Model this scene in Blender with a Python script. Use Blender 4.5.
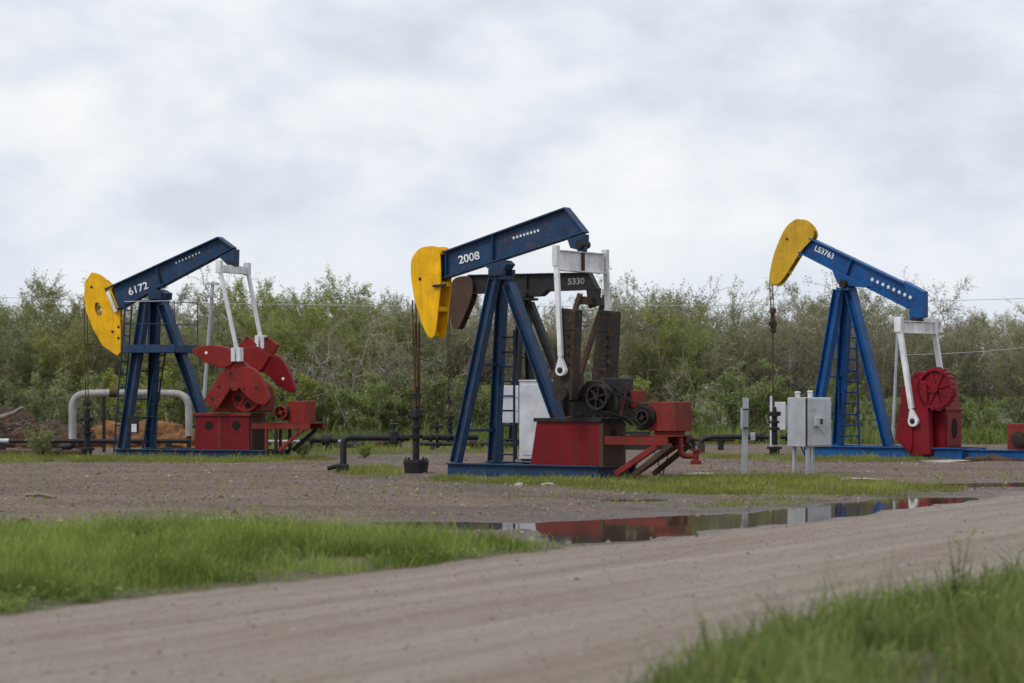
import bpy, bmesh, math, random
import numpy as np
from mathutils import Vector, Matrix
R = math.radians
random.seed(7); rng = np.random.default_rng(7)
for o in list(bpy.data.objects): bpy.data.objects.remove(o)
scene = bpy.context.scene
COL = scene.collection

# ------------------------------------------------------------------ camera
F, CH, HZ = 2418.0, 1.85, 388.0          # focal length in pixels, eye height, horizon row
cam = bpy.data.cameras.new('camera'); camo = bpy.data.objects.new('camera', cam); COL.objects.link(camo)
camo.location = (0, 0, CH); camo.rotation_euler = (R(90), 0, 0)
cam.sensor_width = 36; cam.lens = F*36/1024; cam.shift_y = (HZ-341.5)/1024
cam.clip_start = .5; cam.clip_end = 6000
cam.dof.use_dof = True; cam.dof.focus_distance = 52; cam.dof.aperture_fstop = 1.65
scene.camera = camo

# ------------------------------------------------------------------ world: overcast sky
SUN_EL, SUN_AZ = R(52), R(-128)           # azimuth measured from +Y (view direction) towards +X
w = bpy.data.worlds.new('World'); scene.world = w; w.use_nodes = True
nt = w.node_tree; nt.nodes.clear(); N = nt.nodes.new; L = nt.links.new
sky = N('ShaderNodeTexSky'); sky.sky_type = 'NISHITA'; sky.sun_disc = False
sky.sun_elevation = SUN_EL; sky.sun_rotation = SUN_AZ; sky.air_density = 1.2; sky.dust_density = 2.5
tc = N('ShaderNodeTexCoord'); mp = N('ShaderNodeMapping'); L(tc.outputs['Generated'], mp.inputs['Vector'])
mp.inputs['Scale'].default_value = (1, 1, 1.75); mp.inputs['Location'].default_value = (.36, .15, .22)
def wnoise(scale, detail, rough, dist=0.0):
    n = N('ShaderNodeTexNoise'); n.inputs['Scale'].default_value = scale; n.inputs['Detail'].default_value = detail
    n.inputs['Roughness'].default_value = rough; n.inputs['Distortion'].default_value = dist
    L(mp.outputs['Vector'], n.inputs['Vector']); return n
n1 = wnoise(5.5, 2, .4); n2 = wnoise(13, 9, .54)
def wmath(op, a, b=None, c=None):
    m = N('ShaderNodeMath'); m.operation = op
    for i, q in enumerate((a, b, c)):
        if q is None: continue
        if isinstance(q, (int, float)): m.inputs[i].default_value = q
        else: L(q, m.inputs[i])
    return m.outputs[0]
mixn = wmath('MULTIPLY_ADD', n2.outputs['Fac'], .62, wmath('MULTIPLY', n1.outputs['Fac'], .38))
cr = N('ShaderNodeValToRGB'); L(mixn, cr.inputs['Fac'])
el = cr.color_ramp.elements
el[0].position = .41; el[0].color = (.60, .645, .725, 1)
el[1].position = .615; el[1].color = (.87, .875, .89, 1)
e = el.new(.48); e.color = (.695, .732, .80, 1)
e = el.new(.535); e.color = (.775, .80, .845, 1)
sep = N('ShaderNodeSeparateXYZ'); L(tc.outputs['Generated'], sep.inputs['Vector'])
# the cloud deck thins towards the horizon where the pale blue sky shows
hor = N('ShaderNodeMapRange'); L(sep.outputs['Z'], hor.inputs['Value'])
hor.inputs['From Min'].default_value = 0.0; hor.inputs['From Max'].default_value = .10
hor.inputs['To Min'].default_value = .3; hor.inputs['To Max'].default_value = 1
mxh = N('ShaderNodeMix'); mxh.data_type = 'RGBA'; L(hor.outputs['Result'], mxh.inputs['Factor'])
mxh.inputs['A'].default_value = (.68, .748, .84, 1); L(cr.outputs['Color'], mxh.inputs['B'])
bg1 = N('ShaderNodeBackground'); L(mxh.outputs['Result'], bg1.inputs['Color']); bg1.inputs['Strength'].default_value = 1.0
bg2 = N('ShaderNodeBackground'); L(sky.outputs['Color'], bg2.inputs['Color']); bg2.inputs['Strength'].default_value = .12
ms = N('ShaderNodeMixShader'); ms.inputs['Fac'].default_value = .93
L(bg2.outputs[0], ms.inputs[1]); L(bg1.outputs[0], ms.inputs[2])
out = N('ShaderNodeOutputWorld'); L(ms.outputs[0], out.inputs['Surface'])
sl = bpy.data.lights.new('sun', 'SUN'); sl.energy = 1.5; sl.angle = R(16); sl.color = (1, .97, .92)
so = bpy.data.objects.new('sun', sl); COL.objects.link(so)
sd = Vector((math.sin(SUN_AZ)*math.cos(SUN_EL), math.cos(SUN_AZ)*math.cos(SUN_EL), math.sin(SUN_EL)))
so.rotation_euler = sd.to_track_quat('Z', 'Y').to_euler(); so.location = sd*60
vs = scene.view_settings; vs.view_transform = 'Standard'; vs.look = 'None'; vs.exposure = 0.18; vs.gamma = 1
scene.render.engine = 'CYCLES'

# ------------------------------------------------------------------ materials
MATS = {}
def new_mat(name):
    m = bpy.data.materials.new(name); m.use_nodes = True; m.node_tree.nodes.clear(); MATS[name] = m; return m
class G:                                   # small node-graph helper
    def __init__(s, name):
        s.m = new_mat(name); s.t = s.m.node_tree
    def n(s, typ, **kw):
        q = s.t.nodes.new(typ)
        for k, v in kw.items(): setattr(q, k, v)
        return q
    def put(s, sock, v):
        if isinstance(v, bpy.types.NodeSocket): s.t.links.new(v, sock)
        elif isinstance(v, (tuple, list)) and len(v) == 3 and sock.type == 'RGBA': sock.default_value = (*v, 1)
        else: sock.default_value = v
    def math(s, op, *a, clamp=False):
        q = s.n('ShaderNodeMath', operation=op, use_clamp=clamp)
        for i, v in enumerate(a): s.put(q.inputs[i], v)
        return q.outputs[0]
    def noise(s, vec, scale, detail=4, rough=.55, dist=0):
        q = s.n('ShaderNodeTexNoise'); s.put(q.inputs['Vector'], vec)
        for k, v in (('Scale', scale), ('Detail', detail), ('Roughness', rough), ('Distortion', dist)): s.put(q.inputs[k], v)
        return q.outputs['Fac']
    def ramp(s, v, lo, hi, a=0.0, b=1.0):
        q = s.n('ShaderNodeMapRange', clamp=True)
        for k, x in (('Value', v), ('From Min', lo), ('From Max', hi), ('To Min', a), ('To Max', b)): s.put(q.inputs[k], x)
        return q.outputs['Result']
    def mix(s, f, a, b, mode='MIX'):
        q = s.n('ShaderNodeMix', data_type='RGBA', blend_type=mode)
        s.put(q.inputs['Factor'], f); s.put(q.inputs['A'], a); s.put(q.inputs['B'], b); return q.outputs['Result']
    def coord(s, kind='Object', scale=None):
        q = s.n('ShaderNodeTexCoord').outputs[kind]
        if scale:
            m = s.n('ShaderNodeMapping'); s.put(m.inputs['Vector'], q); m.inputs['Scale'].default_value = scale; q = m.outputs[0]
        return q
    def attr(s, name):
        return s.n('ShaderNodeAttribute', attribute_name=name)
    def bump(s, h, strength=.3, dist=.01):
        q = s.n('ShaderNodeBump'); s.put(q.inputs['Height'], h); q.inputs['Strength'].default_value = strength
        q.inputs['Distance'].default_value = dist; return q.outputs[0]
    def principled(s, col, rough, normal=None, metal=0, spec=.5):
        b = s.n('ShaderNodeBsdfPrincipled'); s.put(b.inputs['Base Color'], col); s.put(b.inputs['Roughness'], rough)
        s.put(b.inputs['Metallic'], metal); s.put(b.inputs['Specular IOR Level'], spec)
        if normal is not None: s.put(b.inputs['Normal'], normal)
        return b.outputs[0]
    def out(s, sh):
        o = s.n('ShaderNodeOutputMaterial'); s.put(o.inputs['Surface'], sh); return s.m

def paint(name, col, rough=.5, rust=.25, grime=.4, grimecol=(.035, .026, .02), rustcol=(.12, .05, .025), metal=0, spec=.22):
    g = G(name); c = g.coord(); cs = g.coord(scale=(1, 1, .12))
    var = g.ramp(g.noise(c, 1.7, 5, .6), .3, .7, .72, 1.18)
    q = g.n('ShaderNodeVectorMath', operation='SCALE'); q.inputs[0].default_value = col; g.put(q.inputs['Scale'], var)
    streak = g.math('MULTIPLY', g.ramp(g.noise(cs, 9, 4, .6), .48, .74), grime)
    c1 = g.mix(streak, q.outputs[0], grimecol)
    spots = g.math('MULTIPLY', g.ramp(g.noise(c, 6.5, 7, .68), .60-.13*rust, .70-.06*rust), min(1, rust*2.2))
    chalk = g.math('MULTIPLY', g.ramp(g.noise(c, 3.1, 6, .7), .52, .72), .22)
    c1 = g.mix(chalk, c1, tuple(min(1, x*1.25+.045) for x in col))
    fineg = g.math('MULTIPLY', g.ramp(g.noise(c, 17, 6, .75), .56, .66), .55*grime)
    c1 = g.mix(fineg, c1, grimecol)
    c2 = g.mix(spots, c1, rustcol)
    ro = g.math('ADD', rough, g.math('MULTIPLY', g.math('MAXIMUM', streak, spots), .3))
    nb = g.bump(g.noise(c, 28, 4, .6), .22, .012)
    return g.out(g.principled(c2, ro, nb, metal, spec))
paint('navy', (.014, .052, .125), .50, .42, .6)
paint('navy_dull', (.014, .045, .10), .52, .25, .45)
paint('blue', (.006, .082, .265), .42, .28, .5)
paint('red', (.175, .004, .010), .45, .16, .5)
paint('red_orange', (.215, .015, .013), .5, .25, .4)
paint('red_deep', (.19, .004, .014), .42, .1, .35)
paint('red_rust', (.20, .022, .018), .6, .5, .6)
paint('yellow', (.80, .43, .004), .5, .14, .3, rustcol=(.25, .11, .02), grimecol=(.22, .12, .015))
paint('yellow_dull', (.56, .335, .022), .55, .08, .3, rustcol=(.2, .1, .03), grimecol=(.18, .11, .02))
paint('white', (.70, .71, .73), .5, .18, .35, grimecol=(.30, .26, .21), rustcol=(.2, .11, .06))
paint('cabinet', (.43, .455, .49), .5, .08, .25, grimecol=(.28, .26, .23))
paint('cabinet_white', (.58, .60, .645), .5, .05, .15, grimecol=(.38, .36, .32))
paint('galvanised', (.40, .42, .445), .45, .08, .3, grimecol=(.16, .15, .14), metal=.3)
paint('insulation', (.34, .335, .325), .55, .15, .45, grimecol=(.10, .085, .07))
paint('crank_brown', (.036, .027, .022), .6, .55, .6, rustcol=(.105, .058, .035), grimecol=(.016, .013, .011))
paint('black_steel', (.020, .020, .023), .5, .25, .3, rustcol=(.06, .03, .02))
paint('dark_oily', (.027, .021, .019), .5, .3, .4, rustcol=(.075, .045, .033), grimecol=(.014, .012, .011))
paint('rust_brown', (.072, .042, .031), .75, .5, .3)
paint('rod_rust', (.095, .042, .022), .7, .4, .2)
paint('concrete', (.33, .305, .265), .9, .0, .3, grimecol=(.2, .18, .15))
paint('dead_wood', (.22, .19, .16), .9, .0, .4, grimecol=(.1, .085, .07))
paint('wire_grey', (.40, .41, .42), .5, 0, 0)
paint('hole_black', (.012, .011, .011), .8, 0, 0)
paint('number_white', (.78, .79, .80), .55, .0, .12, grimecol=(.3, .3, .32))
paint('number_grey', (.30, .29, .28), .6, .1, .3)
paint('stone_brown', (.16, .10, .075), .9, .0, .3)

# ------------------------------------------------------------------ object helpers
def link(o, parent=None):
    COL.objects.link(o)
    if parent is not None: o.parent = parent
    return o
def tag(o, label=None, cat=None, group=None, kind=None):
    if label: o['label'] = label
    if cat: o['category'] = cat
    if group: o['group'] = group
    if kind: o['kind'] = kind
    return o
def empty(name, loc=(0, 0, 0), rz=0):
    o = bpy.data.objects.new(name, None); o.empty_display_size = .2; o.location = loc; o.rotation_euler = (0, 0, rz); return link(o)

class MB:
    """collects shapes, builds one mesh object"""
    def __init__(s): s.v = []; s.f = []; s.smooth = []
    def add(s, vs, fs, smooth=False):
        b = len(s.v); s.v += [tuple(p) for p in vs]; s.f += [tuple(i+b for i in f) for f in fs]; s.smooth += [smooth]*len(fs); return s
    def box(s, a, b):
        x0, y0, z0 = a; x1, y1, z1 = b
        return s.add([(x0,y0,z0),(x1,y0,z0),(x1,y1,z0),(x0,y1,z0),(x0,y0,z1),(x1,y0,z1),(x1,y1,z1),(x0,y1,z1)],
                     [(3,2,1,0),(4,5,6,7),(0,1,5,4),(1,2,6,5),(2,3,7,6),(3,0,4,7)])
    def prism(s, poly, y0, y1):             # poly: (x, z) outline, extruded along y
        n = len(poly)
        area = sum(poly[i][0]*poly[(i+1) % n][1]-poly[(i+1) % n][0]*poly[i][1] for i in range(n))
        if area < 0: poly = poly[::-1]
        vs = [(x, y0, z) for x, z in poly]+[(x, y1, z) for x, z in poly]
        return s.add(vs, [tuple(range(n)), tuple(range(2*n-1, n-1, -1))]+[(i, i+n, (i+1) % n+n, (i+1) % n) for i in range(n)])
    def frame(s, a, b, up=(0, 1, 0)):
        a = Vector(a); b = Vector(b); d = (b-a); ln = d.length; d.normalize()
        u = Vector(up); u = u-d*u.dot(d)
        if u.length < 1e-4: u = Vector((1, 0, 0)); u = u-d*u.dot(d)
        u.normalize(); return a, b, d, u, d.cross(u)
    def bar(s, a, b, wu, ws, up=(0, 1, 0), ou=0, os_=0):     # rectangular bar; wu along 'up', ws across
        a, b, d, u, t = s.frame(a, b, up)
        vs = []
        for p in (a, b):
            for i, j in ((-1, -1), (1, -1), (1, 1), (-1, 1)): vs.append(p+u*(ou+i*wu/2)+t*(os_+j*ws/2))
        return s.add(vs, [(3,2,1,0),(4,5,6,7),(0,1,5,4),(1,2,6,5),(2,3,7,6),(3,0,4,7)])
    def ibeam(s, a, b, width, depth, th=.025, up=(0, 1, 0)):
        # flanges are 'width' wide along up, 'depth' apart in the other direction
        s.bar(a, b, width, th, up, 0, depth/2-th/2); s.bar(a, b, width, th, up, 0, -depth/2+th/2)
        return s.bar(a, b, th, depth-2*th, up)
    def tube(s, pts, r, n=10, cap=True):
        pts = [Vector(p) for p in pts]; k = len(pts)
        rr = r if isinstance(r, (list, tuple)) else [r]*k
        ref = Vector((0, 0, 1))
        d0 = (pts[1]-pts[0]).normalized()
        if abs(d0.z) > .9: ref = Vector((0, 1, 0))
        u = (ref-d0*ref.dot(d0)).normalized(); vs = []
        for i, p in enumerate(pts):
            d = (pts[min(i+1, k-1)]-pts[max(i-1, 0)]).normalized()
            u = (u-d*u.dot(d)).normalized(); t = d.cross(u)
            for j in range(n):
                a = 2*math.pi*j/n; vs.append(p+(u*math.cos(a)+t*math.sin(a))*rr[i])
        fs = [(i*n+j, i*n+(j+1) % n, (i+1)*n+(j+1) % n, (i+1)*n+j) for i in range(k-1) for j in range(n)]
        s.add(vs, fs, True)
        if cap: s.add(vs[:n], [tuple(range(n-1, -1, -1))]); s.add(vs[-n:], [tuple(range(n))])
        return s
    def lathe(s, prof, c=(0, 0, 0), n=16, axis='Z'):
        c = Vector(c); vs = []
        for r, h in prof:
            for j in range(n):
                a = 2*math.pi*j/n; x, y = r*math.cos(a), r*math.sin(a)
                vs.append(c+(Vector((x, y, h)) if axis == 'Z' else Vector((x, h, y)) if axis == 'Y' else Vector((h, x, y))))
        k = len(prof)
        fs = [(i*n+j, i*n+(j+1) % n, (i+1)*n+(j+1) % n, (i+1)*n+j) for i in range(k-1) for j in range(n)]
        if axis == 'Y': fs = [f[::-1] for f in fs]
        s.add(vs, fs)
        c0 = tuple(range(n-1, -1, -1)); c1 = tuple(range((k-1)*n, k*n))
        if axis == 'Y': c0, c1 = c0[::-1], c1[::-1]
        b = len(s.v)-len(vs); s.f += [tuple(i+b for i in c0), tuple(i+b for i in c1)]; s.smooth += [False, False]
        return s
    def build(s, name, mat, parent=None, bevel=0.0):
        me = bpy.data.meshes.new(name); me.from_pydata(s.v, [], s.f)
        me.polygons.foreach_set('use_smooth', s.smooth); me.materials.append(MATS[mat]); me.update()
        o = bpy.data.objects.new(name, me); link(o, parent)
        if bevel:
            b = o.modifiers.new('bevel', 'BEVEL'); b.width = bevel; b.segments = 2; b.limit_method = 'ANGLE'; b.angle_limit = R(40)
        return o
def arc_path(pts, rad, seg=6):              # round the inner corners of a polyline
    pts = [Vector(p) for p in pts]; outp = [pts[0]]
    for i in range(1, len(pts)-1):
        a, b, c = pts[i-1], pts[i], pts[i+1]
        r = min(rad, (a-b).length*.49, (c-b).length*.49)
        p0 = b+(a-b).normalized()*r; p2 = b+(c-b).normalized()*r
        for k in range(seg+1):
            t = k/seg; outp.append(p0*(1-t)**2+b*2*t*(1-t)+p2*t*t)
    return outp+[pts[-1]]
def gp(px, py, z=0.0):                      # pixel -> point on the level z
    d = F*(CH-z)/(py-HZ); return Vector(((px-512)/F*d, d, z))
def at(px, py, d):                          # pixel -> point at depth d
    return Vector(((px-512)/F*d, d, CH-(py-HZ)/F*d))
def text_mesh(body, bold=.02):
    cu = bpy.data.curves.new('lettering', 'FONT'); cu.body = body; cu.size = 1; cu.offset = bold; cu.extrude = .004
    o = bpy.data.objects.new('lettering', cu); COL.objects.link(o)
    dg = bpy.context.evaluated_depsgraph_get(); dg.update()
    me = bpy.data.meshes.new_from_object(o.evaluated_get(dg)); me.name = 'lettering'
    bpy.data.objects.remove(o); return me

# ------------------------------------------------------------------ ground, road, puddles
def vnoise(x, y, scale, seed=0):            # smooth value noise, numpy
    x = x*scale+seed*17.3; y = y*scale+seed*9.1
    xi = np.floor(x).astype(np.int64); yi = np.floor(y).astype(np.int64); fx = x-xi; fy = y-yi
    fx = fx*fx*(3-2*fx); fy = fy*fy*(3-2*fy)
    def h(a, b):
        k = (a*374761393+b*668265263+seed*144665) & 0xffffffff
        k = ((k ^ (k >> 13))*1274126177) & 0xffffffff
        return ((k ^ (k >> 16)) & 0xffff)/65535.0
    return (h(xi, yi)*(1-fx)+h(xi+1, yi)*fx)*(1-fy)+(h(xi, yi+1)*(1-fx)+h(xi+1, yi+1)*fx)*fy*1.0
def fbm(x, y, scale, seed=0, o=4):
    a = 0; amp = .5
    for i in range(o): a = a+amp*vnoise(x, y, scale*2**i, seed+i); amp *= .5
    return a/(1-.5**o)
def poly_sd(poly, X, Y):                    # signed distance, positive inside
    P = np.array([(p[0], p[1]) for p in poly]); d2 = np.full(X.shape, 1e18); ins = np.zeros(X.shape, bool)
    n = len(P)
    for i in range(n):
        ax, ay = P[i]; bx, by = P[(i+1) % n]; ex, ey = bx-ax, by-ay
        t = np.clip(((X-ax)*ex+(Y-ay)*ey)/(ex*ex+ey*ey+1e-12), 0, 1)
        d2 = np.minimum(d2, (X-ax-t*ex)**2+(Y-ay-t*ey)**2)
        c = ((ay > Y) != (by > Y)) & (X < (bx-ax)*(Y-ay)/((by-ay) if by != ay else 1e-12)+ax)
        ins ^= c
    return np.where(ins, 1, -1)*np.sqrt(d2)
def gpoly(px, z=0.0): return [gp(x, y, z) for x, y in px]
WL = -.03
PUDPX = (0, 0, 1, 2, 3)
PUD = [gpoly(p, WL) for p in (
    [(500,527),(530,523),(600,519.5),(700,515),(760,512.5),(830,505.5),(880,500.5),(930,497.5),(962,498),(955,501),(925,506),(880,511.5),(830,518),(760,526),(700,532),(640,539),(600,543),(560,545.5),(530,541),(556,535),(520,531)],
    [(395,522.5),(440,521),(500,523),(532,525.5),(520,531),(450,530),(400,527)],
    [(900,484),(1024,482),(1100,482),(1100,487),(1000,487),(905,486.5)],
    [(-40,529),(30,529.5),(46,531),(38,535.5),(-40,536)],
    [(606,499.5),(655,499),(664,500.5),(620,502)])]
RN = (math.cos(R(-29.3)), math.sin(R(-29.3)))   # across the road
R0, R1 = -13.25, -6.6
VERGE = gpoly([(-160,535),(0,534),(200,532),(330,534),(420,540),(505,545),(572,549),(470,561),(400,570),(330,579),(250,588),(120,602),(0,616),(-160,637)])
FRONT = gpoly([(610,720),(640,690),(700,662),(770,640),(830,622),(900,607),(960,598),(1024,590),(1150,572)])+[Vector((8.3, 27.3, 0)), Vector((12.1, 34.2, 0)), Vector((13.5, 33, 0)), Vector((10.5, 24, 0)), Vector((7.5, 15, 0)), Vector((6, 13.6, 0)), Vector((.6, 12.5, 0))]
PATCH = {  # name: (pixel outline on the ground, blades per m2, height, green share)
    'skid': ([(425,477),(520,478.5),(640,477),(780,475),(840,478),(915,484),(985,488),(930,494),(890,497),(770,494),(700,495),(620,491),(560,487),(500,484),(430,481)], 520, .065),
    'shore': ([(680,501),(770,498.5),(840,500),(820,504),(740,508),(690,508)], 260, .05),
    'leftstrip': ([(-60,456),(120,457),(200,459),(335,458),(345,460.5),(250,463),(60,462.5),(-60,463)], 420, .08),
    'wells': ([(330,466),(400,468),(408,476),(372,480),(335,474)], 260, .10),
    'rightstrip': ([(690,454),(800,457),(960,458.5),(1060,455),(1060,460),(900,462),(800,462),(700,458)], 300, .07),
    'mid': ([(180,443),(330,447),(460,447),(560,447),(560,452),(330,456),(200,450)], 60, .12)}
def axis(parts):
    o = []
    for a, b, st in parts: o += list(np.arange(a, b, st))
    return np.array(o)
gx = np.concatenate([-np.geomspace(2500, 24.5, 22), axis([(-24, -13, .5), (-13, 16, .115), (16, 24, .5)]), np.geomspace(24.5, 2500, 22)])
gy = np.concatenate([-np.geomspace(600, 3, 10)[:], axis([(0, 13.8, .6), (13.8, 36, .10), (36, 62, .17), (62, 110, .6)]), np.geomspace(111, 4000, 20)])
X, Y = np.meshgrid(gx, gy); sh = X.shape; X = X.ravel(); Y = Y.ravel()
rr = X*RN[0]+Y*RN[1]
along = -X*RN[1]+Y*RN[0]
rr_w = rr+(fbm(X, Y, .5, 3, 4)-.5)*.9
road = np.clip((rr_w-R0)/.5+.5, 0, 1)*np.clip((R1-rr_w)/.7+.5, 0, 1)
sdp = np.max([poly_sd(p, X, Y) for p in PUD], axis=0)
sdp = sdp+(fbm(X*.6, Y*.35, 2.2, 5, 4)-.5)*1.0*np.clip(1.2-np.abs(sdp), 0, 1)
near = np.clip((80-Y)/20, 0, 1)*np.clip((26-np.abs(X))/6, 0, 1)
def rut(c, wd, dp): return -dp*np.exp(-((rr+(fbm(X*.2, Y*.2, .6, 12, 3)-.5)*.5-c)/wd)**2)
Z = (fbm(X, Y, .35, 9, 3)-.5)*.035*near+(fbm(X, Y, 2.5, 21, 3)-.5)*.014*near
Z = Z+road*(rut(-11.9, .10, .014)+rut(-11.5, .05, .008)+rut(-10.5, .08, .010)+rut(-9.6, .12, .016)+rut(-9.25, .05, .008)+rut(-8.3, .10, .012)+rut(-7.6, .08, .010)+.008)
sdv = poly_sd(VERGE, X, Y); sdf = poly_sd(FRONT, X, Y)
Z = Z+np.clip(sdv/.6, 0, 1)*.05+np.clip(sdf/.6, 0, 1)*.06
k = np.clip(-sdp/.8, 0, 1); k = k*k*(3-2*k)
Z = np.where(sdp > 0, WL-np.clip(sdp*.12, 0, .07)-.004, np.minimum(Z, .012)*k+(WL+.0)*(1-k)+(Z-np.minimum(Z, .012))*k)
wet = np.clip(1.0+sdp/1.0, 0, 1)
MUD = [gpoly(p) for p in ([(300,478),(450,480),(560,488),(720,497),(860,503),(820,509),(640,517),(500,522),(380,521),(420,505),(560,500),(430,488)], [(860,486),(1030,478),(1100,480),(1100,492),(980,497),(900,494)], [(-60,522),(180,521),(200,528),(-60,533)], [(330,452),(460,455),(450,466),(340,462)])]
wet = np.maximum(wet, np.clip(np.max([poly_sd(p, X, Y) for p in MUD], axis=0)/1.2+.55, 0, 1)*.85*np.clip(fbm(X, Y, .7, 41, 4)*2.6-.6, 0, 1))
grassy = np.clip(sdv/.4+.5, 0, 1)+np.clip(sdf/.4+.5, 0, 1)
for nm, (pp, dn, hh) in PATCH.items(): grassy = np.maximum(grassy, np.clip(poly_sd(gpoly(pp), X, Y)/.5+.5, 0, 1)*.8)
grassy = np.clip(grassy+np.clip((Y-76)/10, 0, 1), 0, 1)
GROUNDZ = (gx, gy, Z.reshape(sh))
def ground_z(x, y):                         # bilinear lookup
    i = np.clip(np.searchsorted(gx, x)-1, 0, len(gx)-2); j = np.clip(np.searchsorted(gy, y)-1, 0, len(gy)-2)
    tx = np.clip((x-gx[i])/(gx[i+1]-gx[i]), 0, 1); ty = np.clip((y-gy[j])/(gy[j+1]-gy[j]), 0, 1); q = GROUNDZ[2]
    return (q[j, i]*(1-tx)+q[j, i+1]*tx)*(1-ty)+(q[j+1, i]*(1-tx)+q[j+1, i+1]*tx)*ty
def quick_mesh(name, V, Fq, mat, parent=None, attrs=None, smooth=False):
    me = bpy.data.meshes.new(name); V = np.asarray(V, np.float32); Fq = np.asarray(Fq, np.int32)
    nf, k = Fq.shape
    me.vertices.add(len(V)); me.vertices.foreach_set('co', V.ravel())
    me.loops.add(nf*k); me.loops.foreach_set('vertex_index', Fq.ravel())
    me.polygons.add(nf); me.polygons.foreach_set('loop_start', np.arange(nf, dtype=np.int32)*k)
    me.polygons.foreach_set('use_smooth', np.full(nf, smooth))
    for an, av in (attrs or {}).items():
        a = me.attributes.new(an, 'FLOAT', 'POINT'); a.data.foreach_set('value', np.asarray(av, np.float32))
    me.update(calc_edges=True); me.validate(); me.materials.append(MATS[mat])
    return link(bpy.data.objects.new(name, me), parent)

g = G('dirt'); c = g.coord()
rd = g.attr('road').outputs['Fac']; wt = g.attr('wet').outputs['Fac']; gs = g.attr('grassy').outputs['Fac']; acr = g.attr('across').outputs['Fac']
big = g.noise(c, .55, 5, .6); mid = g.noise(c, 3.2, 6, .65); fine = g.noise(c, 30, 5, .7)
vo = g.n('ShaderNodeTexVoronoi'); g.put(vo.inputs['Vector'], c); vo.inputs['Scale'].default_value = 24
gravel = g.mix(g.ramp(mid, .34, .66), (.078, .053, .038), (.140, .101, .076))
gravel = g.mix(g.ramp(big, .42, .64), gravel, (.158, .114, .086))
spk = g.n('ShaderNodeSeparateColor'); g.put(spk.inputs[0], vo.outputs['Color'])
cp = g.coord(scale=(.35, 1.0, 1)); patch = g.noise(cp, .42, 4, .6)
gravel = g.mix(g.ramp(patch, .50, .62, 0, .75), gravel, (.088, .052, .034))
gravel = g.mix(g.ramp(g.noise(cp, .75, 5, .65), .56, .68, 0, .55), gravel, (.12, .115, .06))
gravel = g.mix(g.ramp(spk.outputs[0], .78, .92, 0, .6), gravel, (.30, .255, .21))
gravel = g.mix(g.ramp(spk.outputs[1], .80, .95, 0, .6), gravel, (.07, .052, .041))
# road dust: paler, with bands along the wheel tracks
cv = g.n('ShaderNodeCombineXYZ'); g.put(cv.inputs[0], g.math('MULTIPLY', acr, 2.3)); g.put(cv.inputs[1], g.math('MULTIPLY', g.attr('along').outputs['Fac'], .10))
band = g.noise(cv.outputs[0], 1.0, 5, .62, .3)
rcol = g.mix(g.ramp(band, .36, .66), (.192, .152, .120), (.272, .230, .195))
cv2 = g.n('ShaderNodeCombineXYZ'); g.put(cv2.inputs[0], g.math('MULTIPLY', acr, 11)); g.put(cv2.inputs[1], g.math('MULTIPLY', g.attr('along').outputs['Fac'], .5))
rcol = g.mix(g.ramp(g.noise(cv2.outputs[0], 1.0, 4, .6), .52, .68, 0, .45), rcol, (.16, .124, .096))
rcol = g.mix(g.ramp(mid, .45, .72, 0, .35), rcol, (.20, .16, .128))
rcol = g.mix(g.ramp(spk.outputs[0], .88, .97, 0, .35), rcol, (.36, .325, .295))
rcol = g.mix(g.ramp(spk.outputs[1], .90, .98, 0, .35), rcol, (.13, .10, .085))
rm = g.ramp(g.math('ADD', rd, g.math('MULTIPLY', g.math('SUBTRACT', mid, .5), .9)), .3, .7)
col = g.mix(rm, gravel, rcol)
gm = g.ramp(g.math('ADD', gs, g.math('MULTIPLY', g.math('SUBTRACT', mid, .5), 1.2)), .35, .75)
col = g.mix(gm, col, (.095, .088, .045))
wm = g.ramp(g.math('ADD', wt, g.math('MULTIPLY', g.math('SUBTRACT', mid, .5), .5)), .25, .9)
wetcol = g.mix(1, col, (.46, .41, .38), 'MULTIPLY')
col = g.mix(wm, col, wetcol)
fv = g.ramp(fine, .3, .7, .72, 1.26); q = g.n('ShaderNodeVectorMath', operation='SCALE'); g.put(q.inputs[0], col); g.put(q.inputs['Scale'], fv)
nb = g.bump(g.math('ADD', g.math('MULTIPLY', vo.outputs['Distance'], -.5), g.math('ADD', fine, g.math('MULTIPLY', mid, 1.5))), .55, .03)
g.out(g.principled(q.outputs[0], g.ramp(wm, 0, 1, .93, .42), nb, 0, .35))

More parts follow.
